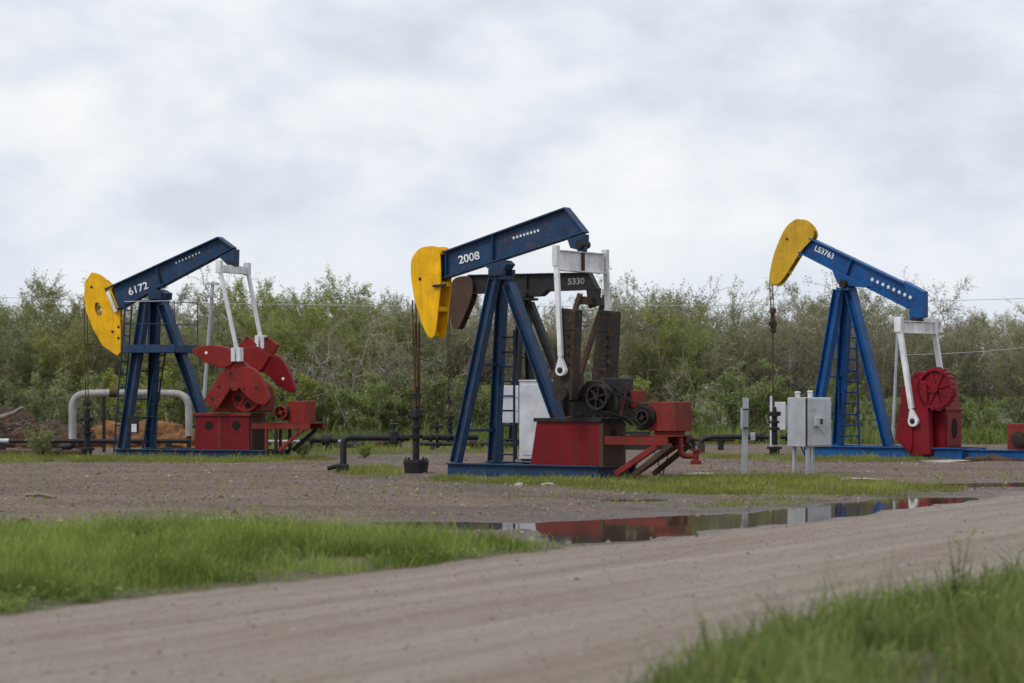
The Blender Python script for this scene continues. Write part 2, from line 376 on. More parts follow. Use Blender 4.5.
V = np.stack([X, Y, Z], 1); ny, nx = sh
I = (np.arange(ny-1)[:, None]*nx+np.arange(nx-1)[None, :]).ravel()
Q = np.stack([I, I+1, I+1+nx, I+nx], 1)
isroad = (road[Q].mean(1) > .5) & (Y[I] > -20) & (Y[I] < 90)
for name, sel in (('ground', ~isroad), ('road', isroad)):
    q_ = Q[sel]; used, inv = np.unique(q_.ravel(), return_inverse=True)
    o = quick_mesh(name, V[used], inv.reshape(-1, 4), 'dirt', None,
                   {'road': road[used], 'wet': wet[used], 'grassy': grassy[used], 'across': rr[used], 'along': along[used]}, True)
    o['kind'] = 'structure'
g = G('water'); c = g.coord(scale=(1, .6, 1))
nb = g.bump(g.noise(c, 9, 3, .5), .03, .01)
g.out(g.principled((.085, .064, .046), .035, nb, 0, .5))
for k_ in range(4):
    ps = [p for p, j in zip(PUD, PUDPX) if j == k_]
    P = np.array([(q.x, q.y) for p in ps for q in p]); x0, y0 = P.min(0)-.45; x1, y1 = P.max(0)+.45
    ax = np.arange(x0, x1, .12); ay = np.arange(y0, y1, .12); A, B = np.meshgrid(ax, ay)
    s2 = np.max([poly_sd(p, A.ravel(), B.ravel()) for p in ps], axis=0)
    V2 = np.stack([A.ravel(), B.ravel(), np.full(A.size, WL)], 1); n2x = len(ax)
    I2 = (np.arange(len(ay)-1)[:, None]*n2x+np.arange(n2x-1)[None, :]).ravel()
    I2 = I2[s2[I2] > -.4]
    q2 = np.stack([I2, I2+1, I2+1+n2x, I2+n2x], 1); used, inv = np.unique(q2.ravel(), return_inverse=True)
    o = quick_mesh('puddle', V2[used], inv.reshape(-1, 4), 'water', None, None, True); o['kind'] = 'structure'

# ------------------------------------------------------------------ pumpjack toolkit
class Unit:
    def __init__(s, name, label, anchor, ang, halfw, group='pumpjacks on the field'):
        P = gp(*anchor); s.a = R(ang); s.hw = halfw
        s.X = Vector((math.cos(s.a), -math.sin(s.a), 0)); s.Y = Vector((math.sin(s.a), math.cos(s.a), 0))
        s.O = P+s.Y*halfw
        s.root = tag(empty(name, s.O, -s.a), label, 'pumpjack', group)
    def loc(s, px, py, v):                  # pixel -> local point on the plane y = v of this unit
        C = Vector((0, 0, CH)); D = Vector(((px-512)/F, 1, (HZ-py)/F))
        t = (v-(C-s.O).dot(s.Y))/D.dot(s.Y); p = C+D*t-s.O
        return Vector((p.dot(s.X), v, p.z))
    def xz(s, pix, v): return [(q.x, q.z) for q in (s.loc(px, py, v) for px, py in pix)]
    def part(s, mb, name, mat, parent=None, bevel=.006): return mb.build(name, mat, parent or s.root, bevel)
    def plate(s, name, mat, pix, v0, v1, parent=None, bevel=.008): return s.part(MB().prism(s.xz(pix, v0), v0, v1), name, mat, parent, bevel)
    def lettering(s, body, p0, p1, hpx, v, mat, parent, bold=.02):
        me = text_mesh(body, bold); co = np.array([q.co for q in me.vertices]); w0, w1 = co[:, 0].min(), co[:, 0].max(); h0, h1 = co[:, 1].min(), co[:, 1].max()
        a = s.loc(*p0, v); b = s.loc(*p1, v); d = b-a; u = Vector((-d.z, 0, d.x)).normalized()
        if u.z < 0: u = -u
        hh = (s.loc(p0[0], p0[1]-hpx, v)-a).length
        for q in me.vertices:
            e = q.co.copy(); q.co = a+d*((e.x-w0)/(w1-w0))+u*((e.y-h0)/(h1-h0)*hh)+Vector((0, -e.z, 0))
        me.materials.clear(); me.materials.append(MATS[mat]); link(bpy.data.objects.new('lettering', me), parent)
    def stars(s, p0, p1, npx, v, mat, parent, count=8):
        a = s.loc(*p0, v); b = s.loc(*p1, v); r = (s.loc(p0[0]+npx, p0[1], v)-a).length*.62
        mb = MB(); poly = [(r*(1 if i % 2 == 0 else .48)*math.sin(math.pi*i/5), r*(1 if i % 2 == 0 else .48)*math.cos(math.pi*i/5)) for i in range(10)]
        mb.prism(poly, -.004, .004); first = None
        for i in range(count):
            p = a.lerp(b, i/(count-1))
            if first is None: o = first = mb.build('star', mat, parent)
            else: o = link(first.copy(), parent)
            o.location = p
    def skid(s, mat, x1, h, cross, zb=-.04, fw=.16):
        xs = 0.0
        for v in (-s.hw, s.hw):
            mb = MB().ibeam((xs, v, (h+zb)/2), (x1, v, (h+zb)/2), fw, h-zb, .03)
            s.part(mb, 'skid_beam', mat)
        for x in cross:
            s.part(MB().ibeam((x, -s.hw+.09, (h+zb)/2-.01), (x, s.hw-.09, (h+zb)/2-.01), .14, h-zb-.03, .025, up=(1, 0, 0)), 'cross_beam', mat)
    def ladder(s, mat, a, b, width, n, r=.022, across=(0, 1, 0)):
        a = Vector(a); b = Vector(b); t = Vector(across).normalized()*(width/2)
        mb = MB().tube([a-t, b-t], r, 6).tube([a+t, b+t], r, 6)
        lad = s.part(mb, 'ladder', mat, bevel=0)
        for i in range(n):
            p = a.lerp(b, (i+.5)/n); MB().tube([p-t, p+t], r*.7, 6).build('rung', mat, lad)
    def pitman(s, top, bot, w, mat, eye=.13):
        top = Vector(top); bot = Vector(bot); d = (bot-top).normalized()
        mb = MB().bar(top, bot-d*eye*2.2, w*.85, w)
        o = s.part(mb, 'pitman_arm', mat)
        t = d.cross(Vector((0, 1, 0)))
        # forked eye at the crank pin
        prof = []; n = 24
        for i in range(n):
            a = 2*math.pi*i/n; x, y = math.sin(a), math.cos(a)
            q = bot+t*x*eye*(1 if y > 0 else max(.34, 1+.9*y))+d*(y*eye*(2.9 if y < 0 else 1.0)); prof.append((q.x, q.z))
        s.part(MB().prism(prof, bot.y-.055, bot.y+.055), 'pitman_eye', mat, o, .012)
        s.part(MB().lathe([(eye*.22, -.10), (eye*.48, -.075), (eye*.48, .075)], bot, 14, 'Y'), 'crank_pin', 'dark_oily', o, 0)
        return o
    def wheel(s, name, mat, c, r, th, spokes, hub=.14, parent=None, rimw=.14, fins=0, solid=False):
        c = Vector(c); mb = MB(); n = 32; y0, y1 = -th/2, th/2; ri = r*(1-rimw*1.4)
        prof = [(r, y0), (r, y1), (ri, y1), (ri, y0)]
        vs = []; fs = []
        for j in range(n):
            a = 2*math.pi*j/n
            for q, y in prof: vs.append(c+Vector((q*math.cos(a), y, q*math.sin(a))))
        for j in range(n):
            j2 = (j+1) % n
            for k_ in range(4): fs.append((j*4+k_, j2*4+k_, j2*4+(k_+1) % 4, j*4+(k_+1) % 4))
        mb.add(vs, fs)
        o = s.part(mb, name, mat, parent, .004)
        hubm = MB().lathe([(r*hub, y0*1.25), (r*hub, y1*1.25)], c, 16, 'Y'); s.part(hubm, 'hub', mat, o, 0)
        if solid: s.part(MB().lathe([(ri*1.02, y0*.3), (ri*1.02, y1*.6)], c, 28, 'Y'), 'web_disc', mat, o, 0)
        for i in range(spokes):
            a = 2*math.pi*i/spokes+.3; d = Vector((math.cos(a), 0, math.sin(a)))
            s.part(MB().bar(c+d*r*hub*.8, c+d*ri*1.03, th*.62, r*.15), 'spoke', mat, o, .004)
        for i in range(fins):
            a = 2*math.pi*i/fins; d = Vector((math.cos(a), 0, math.sin(a)))
            s.part(MB().bar(c+d*r*.99, c+d*r*1.07, th*.9, r*.10), 'fin', mat, o, 0)
        return o
def poly_offset_strip(pts, th):             # a curved plate following pts (x, z), 'th' thick to the right of travel
    outl = []; inn = []
    for i, p in enumerate(pts):
        a = pts[max(i-1, 0)]; b = pts[min(i+1, len(pts)-1)]; dx, dz = b[0]-a[0], b[1]-a[1]; l = math.hypot(dx, dz)
        outl.append(p); inn.append((p[0]-dz/l*th, p[1]+dx/l*th))
    return outl+inn[::-1]
def smooth_poly(pts, it=2):
    for _ in range(it):
        n = len(pts); q = []
        for i in range(n):
            a = pts[i]; b = pts[(i+1) % n]
            q += [(a[0]*.78+b[0]*.22, a[1]*.78+b[1]*.22), (a[0]*.22+b[0]*.78, a[1]*.22+b[1]*.78)]
        pts = q
    return pts
def horsehead(u, mat, cheek_px, arc_px, v, ribs_px=(), hole=None, dots=(), sm=1):
    """two cheek plates at -v and +v, the curved face plate between them, ribs behind"""
    arc = u.xz(arc_px, -v)
    # centre the strip on the cheek edge, slightly inside
    mb = MB().prism(poly_offset_strip(arc, .05), -v+.032, v-.032)
    hd = u.part(mb, 'horsehead', mat, bevel=.004)
    pl = smooth_poly(u.xz(cheek_px, -v), sm) if sm else u.xz(cheek_px, -v)
    for y0 in (-v, v-.03):
        if hole:
            hx, hz = u.xz([hole[0]], -v)[0]; rx = hole[1]; rz = hole[2]; tl = hole[3]
            bm = bmesh.new(); n = len(pl)
            va = [bm.verts.new((x, y0, z)) for x, z in pl]
            ea = [bm.edges.new((va[i], va[(i+1) % n])) for i in range(n)]
            vb = []
            for i in range(20):
                a = 2*math.pi*i/20; ex, ez = rx*math.cos(a), rz*math.sin(a)
                vb.append(bm.verts.new((hx+ex*math.cos(tl)-ez*math.sin(tl), y0, hz+ex*math.sin(tl)+ez*math.cos(tl))))
            eb = [bm.edges.new((vb[i], vb[(i+1) % 20])) for i in range(20)]
            bmesh.ops.triangle_fill(bm, use_beauty=True, edges=ea+eb)
            r_ = bmesh.ops.extrude_face_region(bm, geom=bm.faces[:])
            for q in r_['geom']:
                if isinstance(q, bmesh.types.BMVert): q.co.y += .03
            bmesh.ops.recalc_face_normals(bm, faces=bm.faces[:])
            me = bpy.data.meshes.new('cheek_plate'); bm.to_mesh(me); bm.free(); me.materials.append(MATS[mat])
            link(bpy.data.objects.new('cheek_plate', me), hd)
        else:
            u.part(MB().prism(pl, y0, y0+.03), 'cheek_plate', mat, hd, .004)
    for a, b in ribs_px:
        p = u.loc(*a, -v); q = u.loc(*b, -v)
        u.part(MB().bar((p.x, 0, p.z), (q.x, 0, q.z), 2*v-.07, .10), 'rib', mat, hd, .004)
    for d in dots:
        p = u.loc(*d, -v); u.part(MB().lathe([(.035, -v-.012), (.035, -v+.01)], (p.x, 0, p.z), 10, 'Y'), 'bolt', 'hole_black', hd, 0)
    return hd
def walking_beam(u, mat, top_l, top_r, bot_l, bot_r, fw, stiff=(), endplate=True, web=.03, ft=.035):
    """I-beam along four pixel corners on the beam's centre plane"""
    tl, tr, bl, br = (u.loc(*p, 0) for p in (top_l, top_r, bot_l, bot_r))
    mb = MB().prism([(tl.x, tl.z), (tr.x, tr.z), (br.x, br.z), (bl.x, bl.z)], -web/2, web/2)
    o = u.part(mb, 'walking_beam', mat, bevel=0)
    def fl(a, b, sgn):
        d = (b-a).normalized(); n = Vector((-d.z, 0, d.x))*sgn
        return MB().bar(a-n*ft*.3, b-n*ft*.3, fw, ft)
    u.part(fl(tl, tr, 1), 'top_flange', mat, o, .003); u.part(fl(bl, br, -1), 'bottom_flange', mat, o, .003)
    if endplate:
        u.part(MB().bar(tr, br, fw+.01, .03), 'end_plate', mat, o, .003)
        u.part(MB().bar(tl, bl, fw+.01, .03), 'end_plate', mat, o, .003)
    for a, b in stiff:
        p = u.loc(*a, 0); q = u.loc(*b, 0)
        for sg in (-1, 1):
            u.part(MB().bar((p.x, sg*(fw/4), p.z), (q.x, sg*(fw/4), q.z), fw/2-.02, .025), 'stiffener', mat, o, 0)
    return o
def leg(u, mat, a, b, w=.2, d=.2, th=.022, up=(0, 1, 0), name='samson_leg'):
    return u.part(MB().ibeam(a, b, w, d, th, up), name, mat, bevel=0)
def gearbox_holes(u, pix, v, r, parent, mat='hole_black'):
    for p in pix:
        q = u.loc(*p, v); u.part(MB().lathe([(r, v-.006), (r, v+.03)], (q.x, 0, q.z), 18, 'Y'), 'opening', mat, parent, 0)
def tail_hole(u, x, y, z, ry, rz, parent):
    n = 20; vs = [(x+.006, y+ry*math.cos(2*math.pi*i/n), z+rz*math.sin(2*math.pi*i/n)) for i in range(n)]
    vs += [(x-.02, p[1], p[2]) for p in vs]
    u.part(MB().add(vs, [tuple(range(n)), tuple(range(2*n-1, n-1, -1))]+[(i, (i+n), (i+1) % n+n, (i+1) % n) for i in range(n)]), 'opening', 'hole_black', parent, 0)
def bridle(u, px_top, py_top, px_bot, py_bar, gap=.16, mat='rod_rust', rodr=.018, rod_to=None):
    """cables from the head to a carrier bar, then the polished rod down to the wellhead"""
    a = u.loc(px_top, py_top, 0); b = u.loc(px_bot, py_bar, 0); c_ = u.loc(px_bot, rod_to, 0)
    root = None
    for sg in (-1, 1):
        mb = MB().tube([(a.x, sg*gap/2, a.z), (b.x, sg*gap/2, b.z)], .013, 6); o = u.part(mb, 'bridle_cable', mat, None, 0)
    u.part(MB().box((b.x-.05, -gap/2-.06, b.z-.06), (b.x+.05, gap/2+.06, b.z+.06)), 'carrier_bar', 'black_steel')
    u.part(MB().tube([(b.x, 0, b.z+.2), (c_.x, 0, c_.z)], rodr, 8), 'polished_rod', mat, None, 0)
    return b

def wellhead(name, label, pos, scale=1.0, bucket=False, top=1.1, group='wellheads'):
    r = tag(empty(name, pos), label, 'wellhead', group); s_ = scale
    if bucket:
        MB().lathe([(.20*s_, -.03), (.25*s_, .02), (.27*s_, .22), (.28*s_, .27), (.27*s_, .33), (.19*s_, .335)], n=18).build('base_bucket', 'black_steel', r)
        for i in range(8):
            a = math.pi*2*i/8; MB().lathe([(.022, .33), (.022, .37)], (.22*s_*math.cos(a), .22*s_*math.sin(a), 0), 8).build('bolt', 'black_steel', r)
    else:
        MB().lathe([(.26*s_, -.03), (.26*s_, .05), (.13*s_, .055), (.13*s_, .18), (.19*s_, .185), (.19*s_, .25), (.11*s_, .255)], n=18).build('base_flange', 'black_steel', r)
    z0 = .3
    MB().lathe([(.075*s_, z0), (.075*s_, top*.52), (.13*s_, top*.525), (.13*s_, top*.58), (.08*s_, top*.585), (.08*s_, top*.66), (.125*s_, top*.665), (.125*s_, top*.71), (.07*s_, top*.715), (.07*s_, top*.80),
                (.11*s_, top*.81), (.11*s_, top*.90), (.06*s_, top*.91), (.045*s_, top)], n=16).build('stack', 'black_steel', r)
    MB().lathe([(.02*s_, -.16*s_), (.055*s_, -.155*s_), (.055*s_, .155*s_), (.02*s_, .16*s_)], (0, 0, top*.86), 12, 'X').build('stuffing_box_bolt', 'dark_oily', r)
    return r
def flange_ring(parent, p, axis, r, mat='black_steel', th=.06):
    MB().lathe([(r, -th/2), (r, th/2)], p, 14, axis).build('flange', mat, parent)

# ================================================================== centre unit, number 2008
U = Unit('pumpjack', 'navy blue pumpjack numbered 2008 with yellow horsehead and red gearbox stand', (448, 475.4), 35, .72)
u = U
xe = u.loc(598, 475, -u.hw).x
u.skid('navy_dull', xe, .27, (.12, .95, 1.9, 2.7, xe-.12))
# samson post
ap = u.loc(501, 279, 0)
fl_ = u.loc(455, 462, -u.hw); flx = fl_.x
leg(u, 'navy', (flx, -u.hw+.03, .27), (ap.x-.06, -.15, ap.z), .20, .20)
leg(u, 'navy', (flx, u.hw-.03, .27), (ap.x-.06, .15, ap.z), .20, .20)
rb = u.loc(560, 424, 0); ra = u.loc(509, 284, 0); dd = (rb-ra).normalized(); rfoot = ra+dd*((.27-ra.z)/dd.z)
leg(u, 'navy', (rfoot.x, 0, .27), (ra.x, 0, ra.z), .26, .20)
for zz in (.95, 2.35):
    t = (zz-.27)/(ap.z-.27); x_ = flx+(ap.x-.06-flx)*t; hv = (u.hw-.03)*(1-t)+.15*t
    u.part(MB().bar((x_, -hv, zz), (x_, hv, zz), .06, .06, (1, 0, 0)), 'cross_brace', 'navy')
u.part(MB().box((ap.x-.14, -.2, ap.z-.02), (ap.x+.20, .2, ap.z+.06)), 'post_cap', 'navy')
u.part(MB().lathe([(.10, -.26), (.10, .26)], (ap.x+.02, 0, ap.z+.15), 16, 'Y'), 'saddle_bearing', 'navy_dull')
for sg in (-1, 1):
    u.part(MB().box((ap.x-.16, sg*.19-.06, ap.z+.06), (ap.x+.2, sg*.19+.06, ap.z+.2)), 'bearing_block', 'navy_dull')
# beam
wb = walking_beam(u, 'navy', (441, 253.5), (566.5, 207.8), (441, 280), (586, 232.4), .22, [((494.5, 235), (494.5, 261.5)), ((448, 252), (448, 277))])
# saddle bracket under the beam
u.plate('saddle_bracket', 'navy', [(484, 266), (503, 260), (507, 264), (503, 270), (493, 272)], -.16, .16, wb)
u.lettering('2008', (459.2, 264.2), (480.0, 259.0), 8.2, -.030, 'number_white', wb, .016)
u.stars((513.8, 237.8), (538.2, 230.6), 2.6, -.030, 'number_white', wb)
# horsehead
horsehead(u, 'yellow', [(420, 247), (436, 245.5), (440, 251), (441, 282), (439, 300), (435.5, 334), (432, 338.5), (428, 337), (423, 327), (414, 299), (410.5, 275), (411, 258)],
          [(418, 249.5), (412.5, 257), (411, 268), (411.3, 277), (414, 292), (418, 309), (423, 325), (429, 337)], .20,
          [((424, 252), (440, 252)), ((429, 284), (440, 284)), ((427, 307), (438, 309))], dots=[(420, 279)], sm=2)
u.part(MB().bar(u.loc(433, 286, -.24), u.loc(446, 285, -.24), .05, .05), 'head_latch', 'dark_oily')
# rods and cables on the well
bb = bridle(u, 414, 300, 416.5, 396, .12, 'rust_brown', .02, rod_to=425)
for sg in (-1, 1):
    u.part(MB().tube([(bb.x+.02, sg*.07, bb.z+1.6), (bb.x+.02, sg*.07, bb.z-.35)], .022, 6), 'guide_rod', 'rod_rust', None, 0)
u.part(MB().box((bb.x-.07, -.14, bb.z-.46), (bb.x+.09, .14, bb.z-.30)), 'rod_clamp', 'black_steel')
# equalizer
eq = u.loc(581, 262, 0); pt = u.loc(557.8, 258, -.93); LV = .93
u.plate('tail_bearing', 'navy_dull', [(567, 239), (583, 234), (582.5, 246), (578, 250), (570, 248)], -.12, .12)
u.part(MB().lathe([(.085, -.17), (.085, .17)], (eq.x+.05, 0, eq.z+.36), 16, 'Y'), 'tail_pin', 'dark_oily')
u.part(MB().box((eq.x-.03, -LV+.10, eq.z-.20), (eq.x+.03, LV-.10, eq.z+.20)), 'equalizer', 'white')
for zz in (-.2, .2):
    u.part(MB().box((eq.x-.09, -LV+.10, eq.z+zz-.012), (eq.x+.09, LV-.10, eq.z+zz+.012)), 'equalizer_flange', 'white')
u.part(MB().box((eq.x+.03, -.04, eq.z-.19), (eq.x+.075, .04, eq.z+.19)), 'equalizer_stiffener', 'rust_brown')
u.part(MB().box((eq.x-.06, -.06, eq.z+.212), (eq.x+.12, .06, eq.z+.40)), 'bearing_pedestal', 'navy_dull')
pin = u.loc(561.5, 370, -LV)
for sg in (-1, 1):
    p_ = u.pitman((eq.x, sg*LV, eq.z+.12), (pin.x, sg*LV, pin.z), .10, 'white', .125)
    u.part(MB().box((eq.x-.06, sg*LV-.06, eq.z-.12), (eq.x+.06, sg*LV+.06, eq.z+.30)), 'wrist_bearing', 'white', p_)
# cranks with counterweights, oily black
cw = [(558.5, 308), (576, 309.5), (571.5, 400), (566, 402), (553, 397), (552, 385)]
cwl = u.xz(cw, -.86)
sx = sum(p[0] for p in cwl[2:5])/3; sz = min(p[1] for p in cwl)+.16
for sg in (-1, 1):
    y0, y1 = (-.86, -.60) if sg < 0 else (.60, .86)
    ck = u.part(MB().prism(cwl, y0, y1), 'crank', 'crank_brown', None, .015)
    cx = [(a*.86+sx*.14+.02, b*.97+.02) for a, b in cwl[:2]]
    mz = (cwl[0][1]+sz)/2
    yy = y0-.02 if sg < 0 else y1+.02
    for i in range(4):
        zc = mz+.30-.19*i
        u.part(MB().lathe([(.035, min(y0, y1)-.02), (.035, y0+.02)], (sx+.12, 0, zc), 10, 'Y'), 'bolt', 'hole_black', ck, 0)
    u.part(MB().box((sx-.16, y0-.012, mz+.42), (sx+.26, y0+.02, mz+.52)), 'weight_bar', 'crank_brown', ck)
# gear reducer
gx0 = u.loc(566, 420, -.38).x; ped_t = u.loc(560, 419.5, -.42).z
gb = u.part(MB().prism([(gx0+.1, ped_t+.02), (gx0+1.22, ped_t+.02), (gx0+1.24, ped_t+.30), (gx0+1.12, ped_t+.62), (gx0+.85, ped_t+.82), (gx0+.5, ped_t+.8), (gx0+.15, ped_t+.5)], -.36, .40), 'gear_reducer', 'dark_oily', None, .03)
u.part(MB().lathe([(.14, -.98), (.14, .98)], (sx, 0, sz), 18, 'Y'), 'crank_shaft', 'dark_oily')
shv = u.loc(598, 397, -.48)
u.wheel('sheave', 'dark_oily', (shv.x, -.48, shv.z), .27, .13, 6, .25)
u.part(MB().box((gx0+.75, -.28, ped_t+.5), (gx0+1.2, .34, ped_t+.86)), 'reducer_cover', 'black_steel', gb, .03)
q_x0 = u.loc(537, 440, -.42).x; q_x1 = u.loc(601, 440, -.42).x
for dyy in (-.03, .03):
    for tb_ in (-1, 1):
        a_ = Vector((shv.x, -.48+dyy, shv.z+tb_*.25)); u.part(MB().bar(a_, (u.loc(648, 416, -.48).x, -.48+dyy, u.loc(648, 416, -.48).z+tb_*.14), .03, .018), 'drive_belt', 'hole_black', None, 0)
rc_ = random.Random(3)
for i in range(6):
    x_ = gx0+.2+.18*i; u.part(MB().lathe([(.035, ped_t+.05), (.035, ped_t+.10), (.02, ped_t+.105)], (x_, -.42, 0), 8), 'flange_bolt', 'dark_oily', gb, 0)
u.part(MB().box((gx0+.02, -.44, ped_t+.022), (gx0+1.3, .46, ped_t+.055)), 'reducer_flange', 'black_steel', gb)
u.part(MB().lathe([(.05, ped_t+.8), (.05, ped_t+.98), (.08, ped_t+.985), (.08, ped_t+1.04), (.04, ped_t+1.06)], (gx0+.62, .05, 0), 10), 'breather', 'rust_brown', gb, 0)
for i in range(4):
    y_ = rc_.uniform(-.36, .1); x_ = gx0+rc_.uniform(.5, 1.2)
    u.part(MB().tube([(x_, y_, ped_t+.75), (x_+.25, y_-.1, ped_t+.55+.2*rc_.random()), (x_+.3, y_-.15, ped_t+.1), (x_+.5, y_, ped_t-.1)], .018, 6), 'hose', 'hole_black', gb, 0)
lv_ = u.part(MB().bar((gx0+1.3, -.3, ped_t+.1), (gx0+1.45, -.32, ped_t+.75), .03, .03), 'brake_lever', 'red_rust', gb, 0)
u.part(MB().box((gx0+1.25, .1, ped_t+.25), (gx0+1.5, .35, ped_t+.6)), 'brake_bracket', 'red_rust', gb, .02)
# red stand
stand = u.part(MB().prism(u.xz([(537, 419), (599.5, 420.5), (602.5, 468), (530, 466)], -.42), -.42, .42), 'gearbox_stand', 'red', None, .01)
q0 = u.loc(537, 419, -.42); q1 = u.loc(600, 420.5, -.42)
u.part(MB().box((q0.x-.06, -.47, q0.z-.055), (q1.x+.06, .47, q0.z+.022)), 'top_plate', 'black_steel', stand)
tx = u.loc(602, 450, -.42).x
tl_ = u.part(MB().box((tx-.06, -.435, .2), (tx+.035, .435, q0.z-.07)), 'tail_panel', 'rust_brown', stand)
tail_hole(u, tx+.04, -.02, .86, .10, .15, tl_)
# motor deck
dz = u.loc(640, 441, -.38).z; dx1 = u.loc(668, 441, -.38).x
for v in (-.38, .38):
    u.part(MB().bar((tx+.05, v, dz), (dx1, v, dz), .07, .17), 'deck_rail', 'red_rust')
    f0 = u.loc(616, 474, -.38); f1 = u.loc(657, 446, -.38)
    u.part(MB().bar((f0.x, v, f0.z), (f1.x, v, f1.z), .10, .12), 'deck_strut', 'red_rust')
    f0 = u.loc(634, 475, -.38); f1 = u.loc(671, 445, -.38)
    u.part(MB().bar((f0.x, v, f0.z), (f1.x, v, f1.z), .09, .10), 'deck_strut', 'rust_brown')
u.part(MB().box((dx1-.9, -.42, dz+.088), (dx1+.1, .42, dz+.12)), 'deck_plate', 'red_rust')
m0 = u.loc(648, 431, -.30); m1 = u.loc(675.5, 402, -.30)
u.part(MB().box((m0.x, -.30, m0.z), (m1.x, .34, m1.z)), 'motor_box', 'red_rust', None, .012)
u.part(MB().box((m0.x+.1, -.22, dz+.12), (m1.x-.1, .24, m0.z-.002)), 'motor_mount', 'red_rust')
mm = u.loc(643, 413, -.34)
u.part(MB().box((m0.x-.30, -.27, m0.z+.02), (m0.x-.002, .25, m1.z-.01)), 'motor_cover', 'dark_oily', None, .03)
u.part(MB().lathe([(.10, -.40), (.22, -.38), (.22, -.275), (.10, -.27)], (m0.x-.02, 0, (m0.z+m1.z)/2), 18, 'Y'), 'motor', 'dark_oily', None, 0)
u.wheel('motor_pulley', 'dark_oily', (m0.x+.0, -.48, (m0.z+m1.z)/2-.02), .15, .12, 4, .3)
u.part(MB().bar((m0.x-.5, -.42, m0.z-.04), (m0.x+.1, -.42, m0.z-.04), .06, .06), 'belt_guard_bar', 'black_steel')
ex = u.loc(680, 438, 0); e2 = u.loc(681, 456, 0); e3 = u.loc(696, 456, 0)
ep = u.part(MB().tube(arc_path([(ex.x, 0, ex.z), (e2.x, 0, e2.z), (e3.x, 0, e3.z-.0)], .12), .06, 10), 'exhaust_pipe', 'red_rust', None, 0)
u.part(MB().lathe([(.11, -.17), (.11, -.09), (.06, -.085), (.06, .09), (.10, .095), (.10, .14)], (e3.x, 0, e3.z), 12), 'pipe_flange', 'red_rust', ep, 0)
u.part(MB().tube([(dx1-.35, .1, dz-.1), (dx1-.30, .12, .5), (dx1-.42, .1, .08)], .012, 5), 'hanging_cable', 'black_steel', None, 0)
u.part(MB().tube([(dx1-.7, .1, dz-.1), (dx1-.55, .12, .4), (dx1-.45, .1, .02)], .012, 5), 'hanging_cable', 'black_steel', None, 0)
# access ladder on the back of the post
lb = u.loc(509, 462, .55); lt = u.loc(509, 330, .35)
u.ladder('navy_dull', (lb.x, .5, .27), (lb.x+.12, .33, lt.z), .34, 9, .026, (1, 0, 0))
wp = u.loc(416, 470, 0); wpos = u.O+u.X*wp.x
wh1 = wellhead('wellhead', 'black wellhead on a bolted round base below the 2008 pumpjack', (wpos.x, wpos.y, -.035), 1.0, True, 1.5)
pw = wpos
# flow line of that well: runs left to an elbow and a valve in the ground, and right behind the post
fw_ = tag(empty('flow_line', (pw.x, pw.y, 0)), 'black flow pipe with valves running beside the 2008 wellhead to an elbow', 'pipe')
zf = at(416, 437.5, pw.y).z; xl = (343-416)/F*pw.y; xr = (478-416)/F*pw.y
MB().tube(arc_path([(xl, .1, .02), (xl, .1, zf), (-.14, .02, zf)], .16), .075, 10).build('pipe', 'black_steel', fw_)
MB().tube([(.14, 0, zf), (xr, .25, zf)], .06, 10).build('pipe', 'black_steel', fw_)
for xx, rr_ in ((-.55, .13), (-.42, .13), (-.30, .10), (.32, .10), (.46, .12), (.7, .1)): flange_ring(fw_, (xx, .04, zf), 'X', rr_)
MB().box((-.56, -.09, zf-.13), (-.40, .16, zf+.15)).build('valve_body', 'black_steel', fw_, .03)
MB().tube([(-.48, .04, zf+.15), (-.48, .04, zf+.28)], .02, 6).build('valve_stem', 'black_steel', fw_)
MB().lathe([(.06, .27), (.11, .28), (.11, .30), (.06, .31)], (-.48, .04, zf), 14).build('hand_wheel', 'black_steel', fw_)
MB().tube([(.46, .04, zf), (.46, .04, zf+.34)], .035, 8).build('valve_stem', 'black_steel', fw_)
MB().box((.34, -.02, zf+.2), (.58, .1, zf+.27)).build('tee_handle', 'black_steel', fw_, .01)
MB().box((xl-.14, -.05, -.02), (xl+.12, .25, .20)).build('valve_body', 'black_steel', fw_, .03)
MB().tube([(xl-.02, .1, .18), (xl-.34, .02, .10)], .05, 8).build('drain_spout', 'black_steel', fw_)

# ================================================================== left unit, number 6172
u = Unit('pumpjack', 'navy blue pumpjack numbered 6172 with service platform and red butterfly counterweights', (116, 457.6), 23, .66)
xe = u.loc(266, 460, -u.hw).x
u.skid('navy_dull', xe, .24, (.12, 1.2, 2.4, 3.5, xe-.1))
ap = u.loc(152, 302, 0); flx = u.loc(121, 452, -u.hw).x
leg(u, 'navy', (flx+.05, -u.hw+.02, .24), (ap.x-.1, -.17, ap.z), .26, .22)
leg(u, 'navy', (flx+.12, u.hw-.02, .24), (ap.x+.02, .17, ap.z), .22, .22)
ra = u.loc(163, 304, 0); rb = u.loc(199, 404, 0); dd = (rb-ra).normalized(); rfoot = ra+dd*((.24-ra.z)/dd.z)
leg(u, 'navy', (rfoot.x, 0, .24), (ra.x, 0, ra.z), .30, .22)
for zz in (1.05, 1.55, 2.3):
    t = (zz-.24)/(ap.z-.24); x_ = flx+.08+(ap.x-flx-.1)*t; hv = (u.hw-.02)*(1-t)+.17*t
    u.part(MB().bar((x_, -hv, zz), (x_, hv, zz), .05, .05, (1, 0, 0)), 'cross_brace', 'navy')
u.part(MB().box((ap.x-.2, -.22, ap.z-.02), (ap.x+.42, .22, ap.z+.05)), 'post_cap', 'navy')
u.part(MB().lathe([(.13, -.3), (.13, .3)], (ap.x+.25, 0, ap.z+.2), 16, 'Y'), 'saddle_bearing', 'navy_dull')
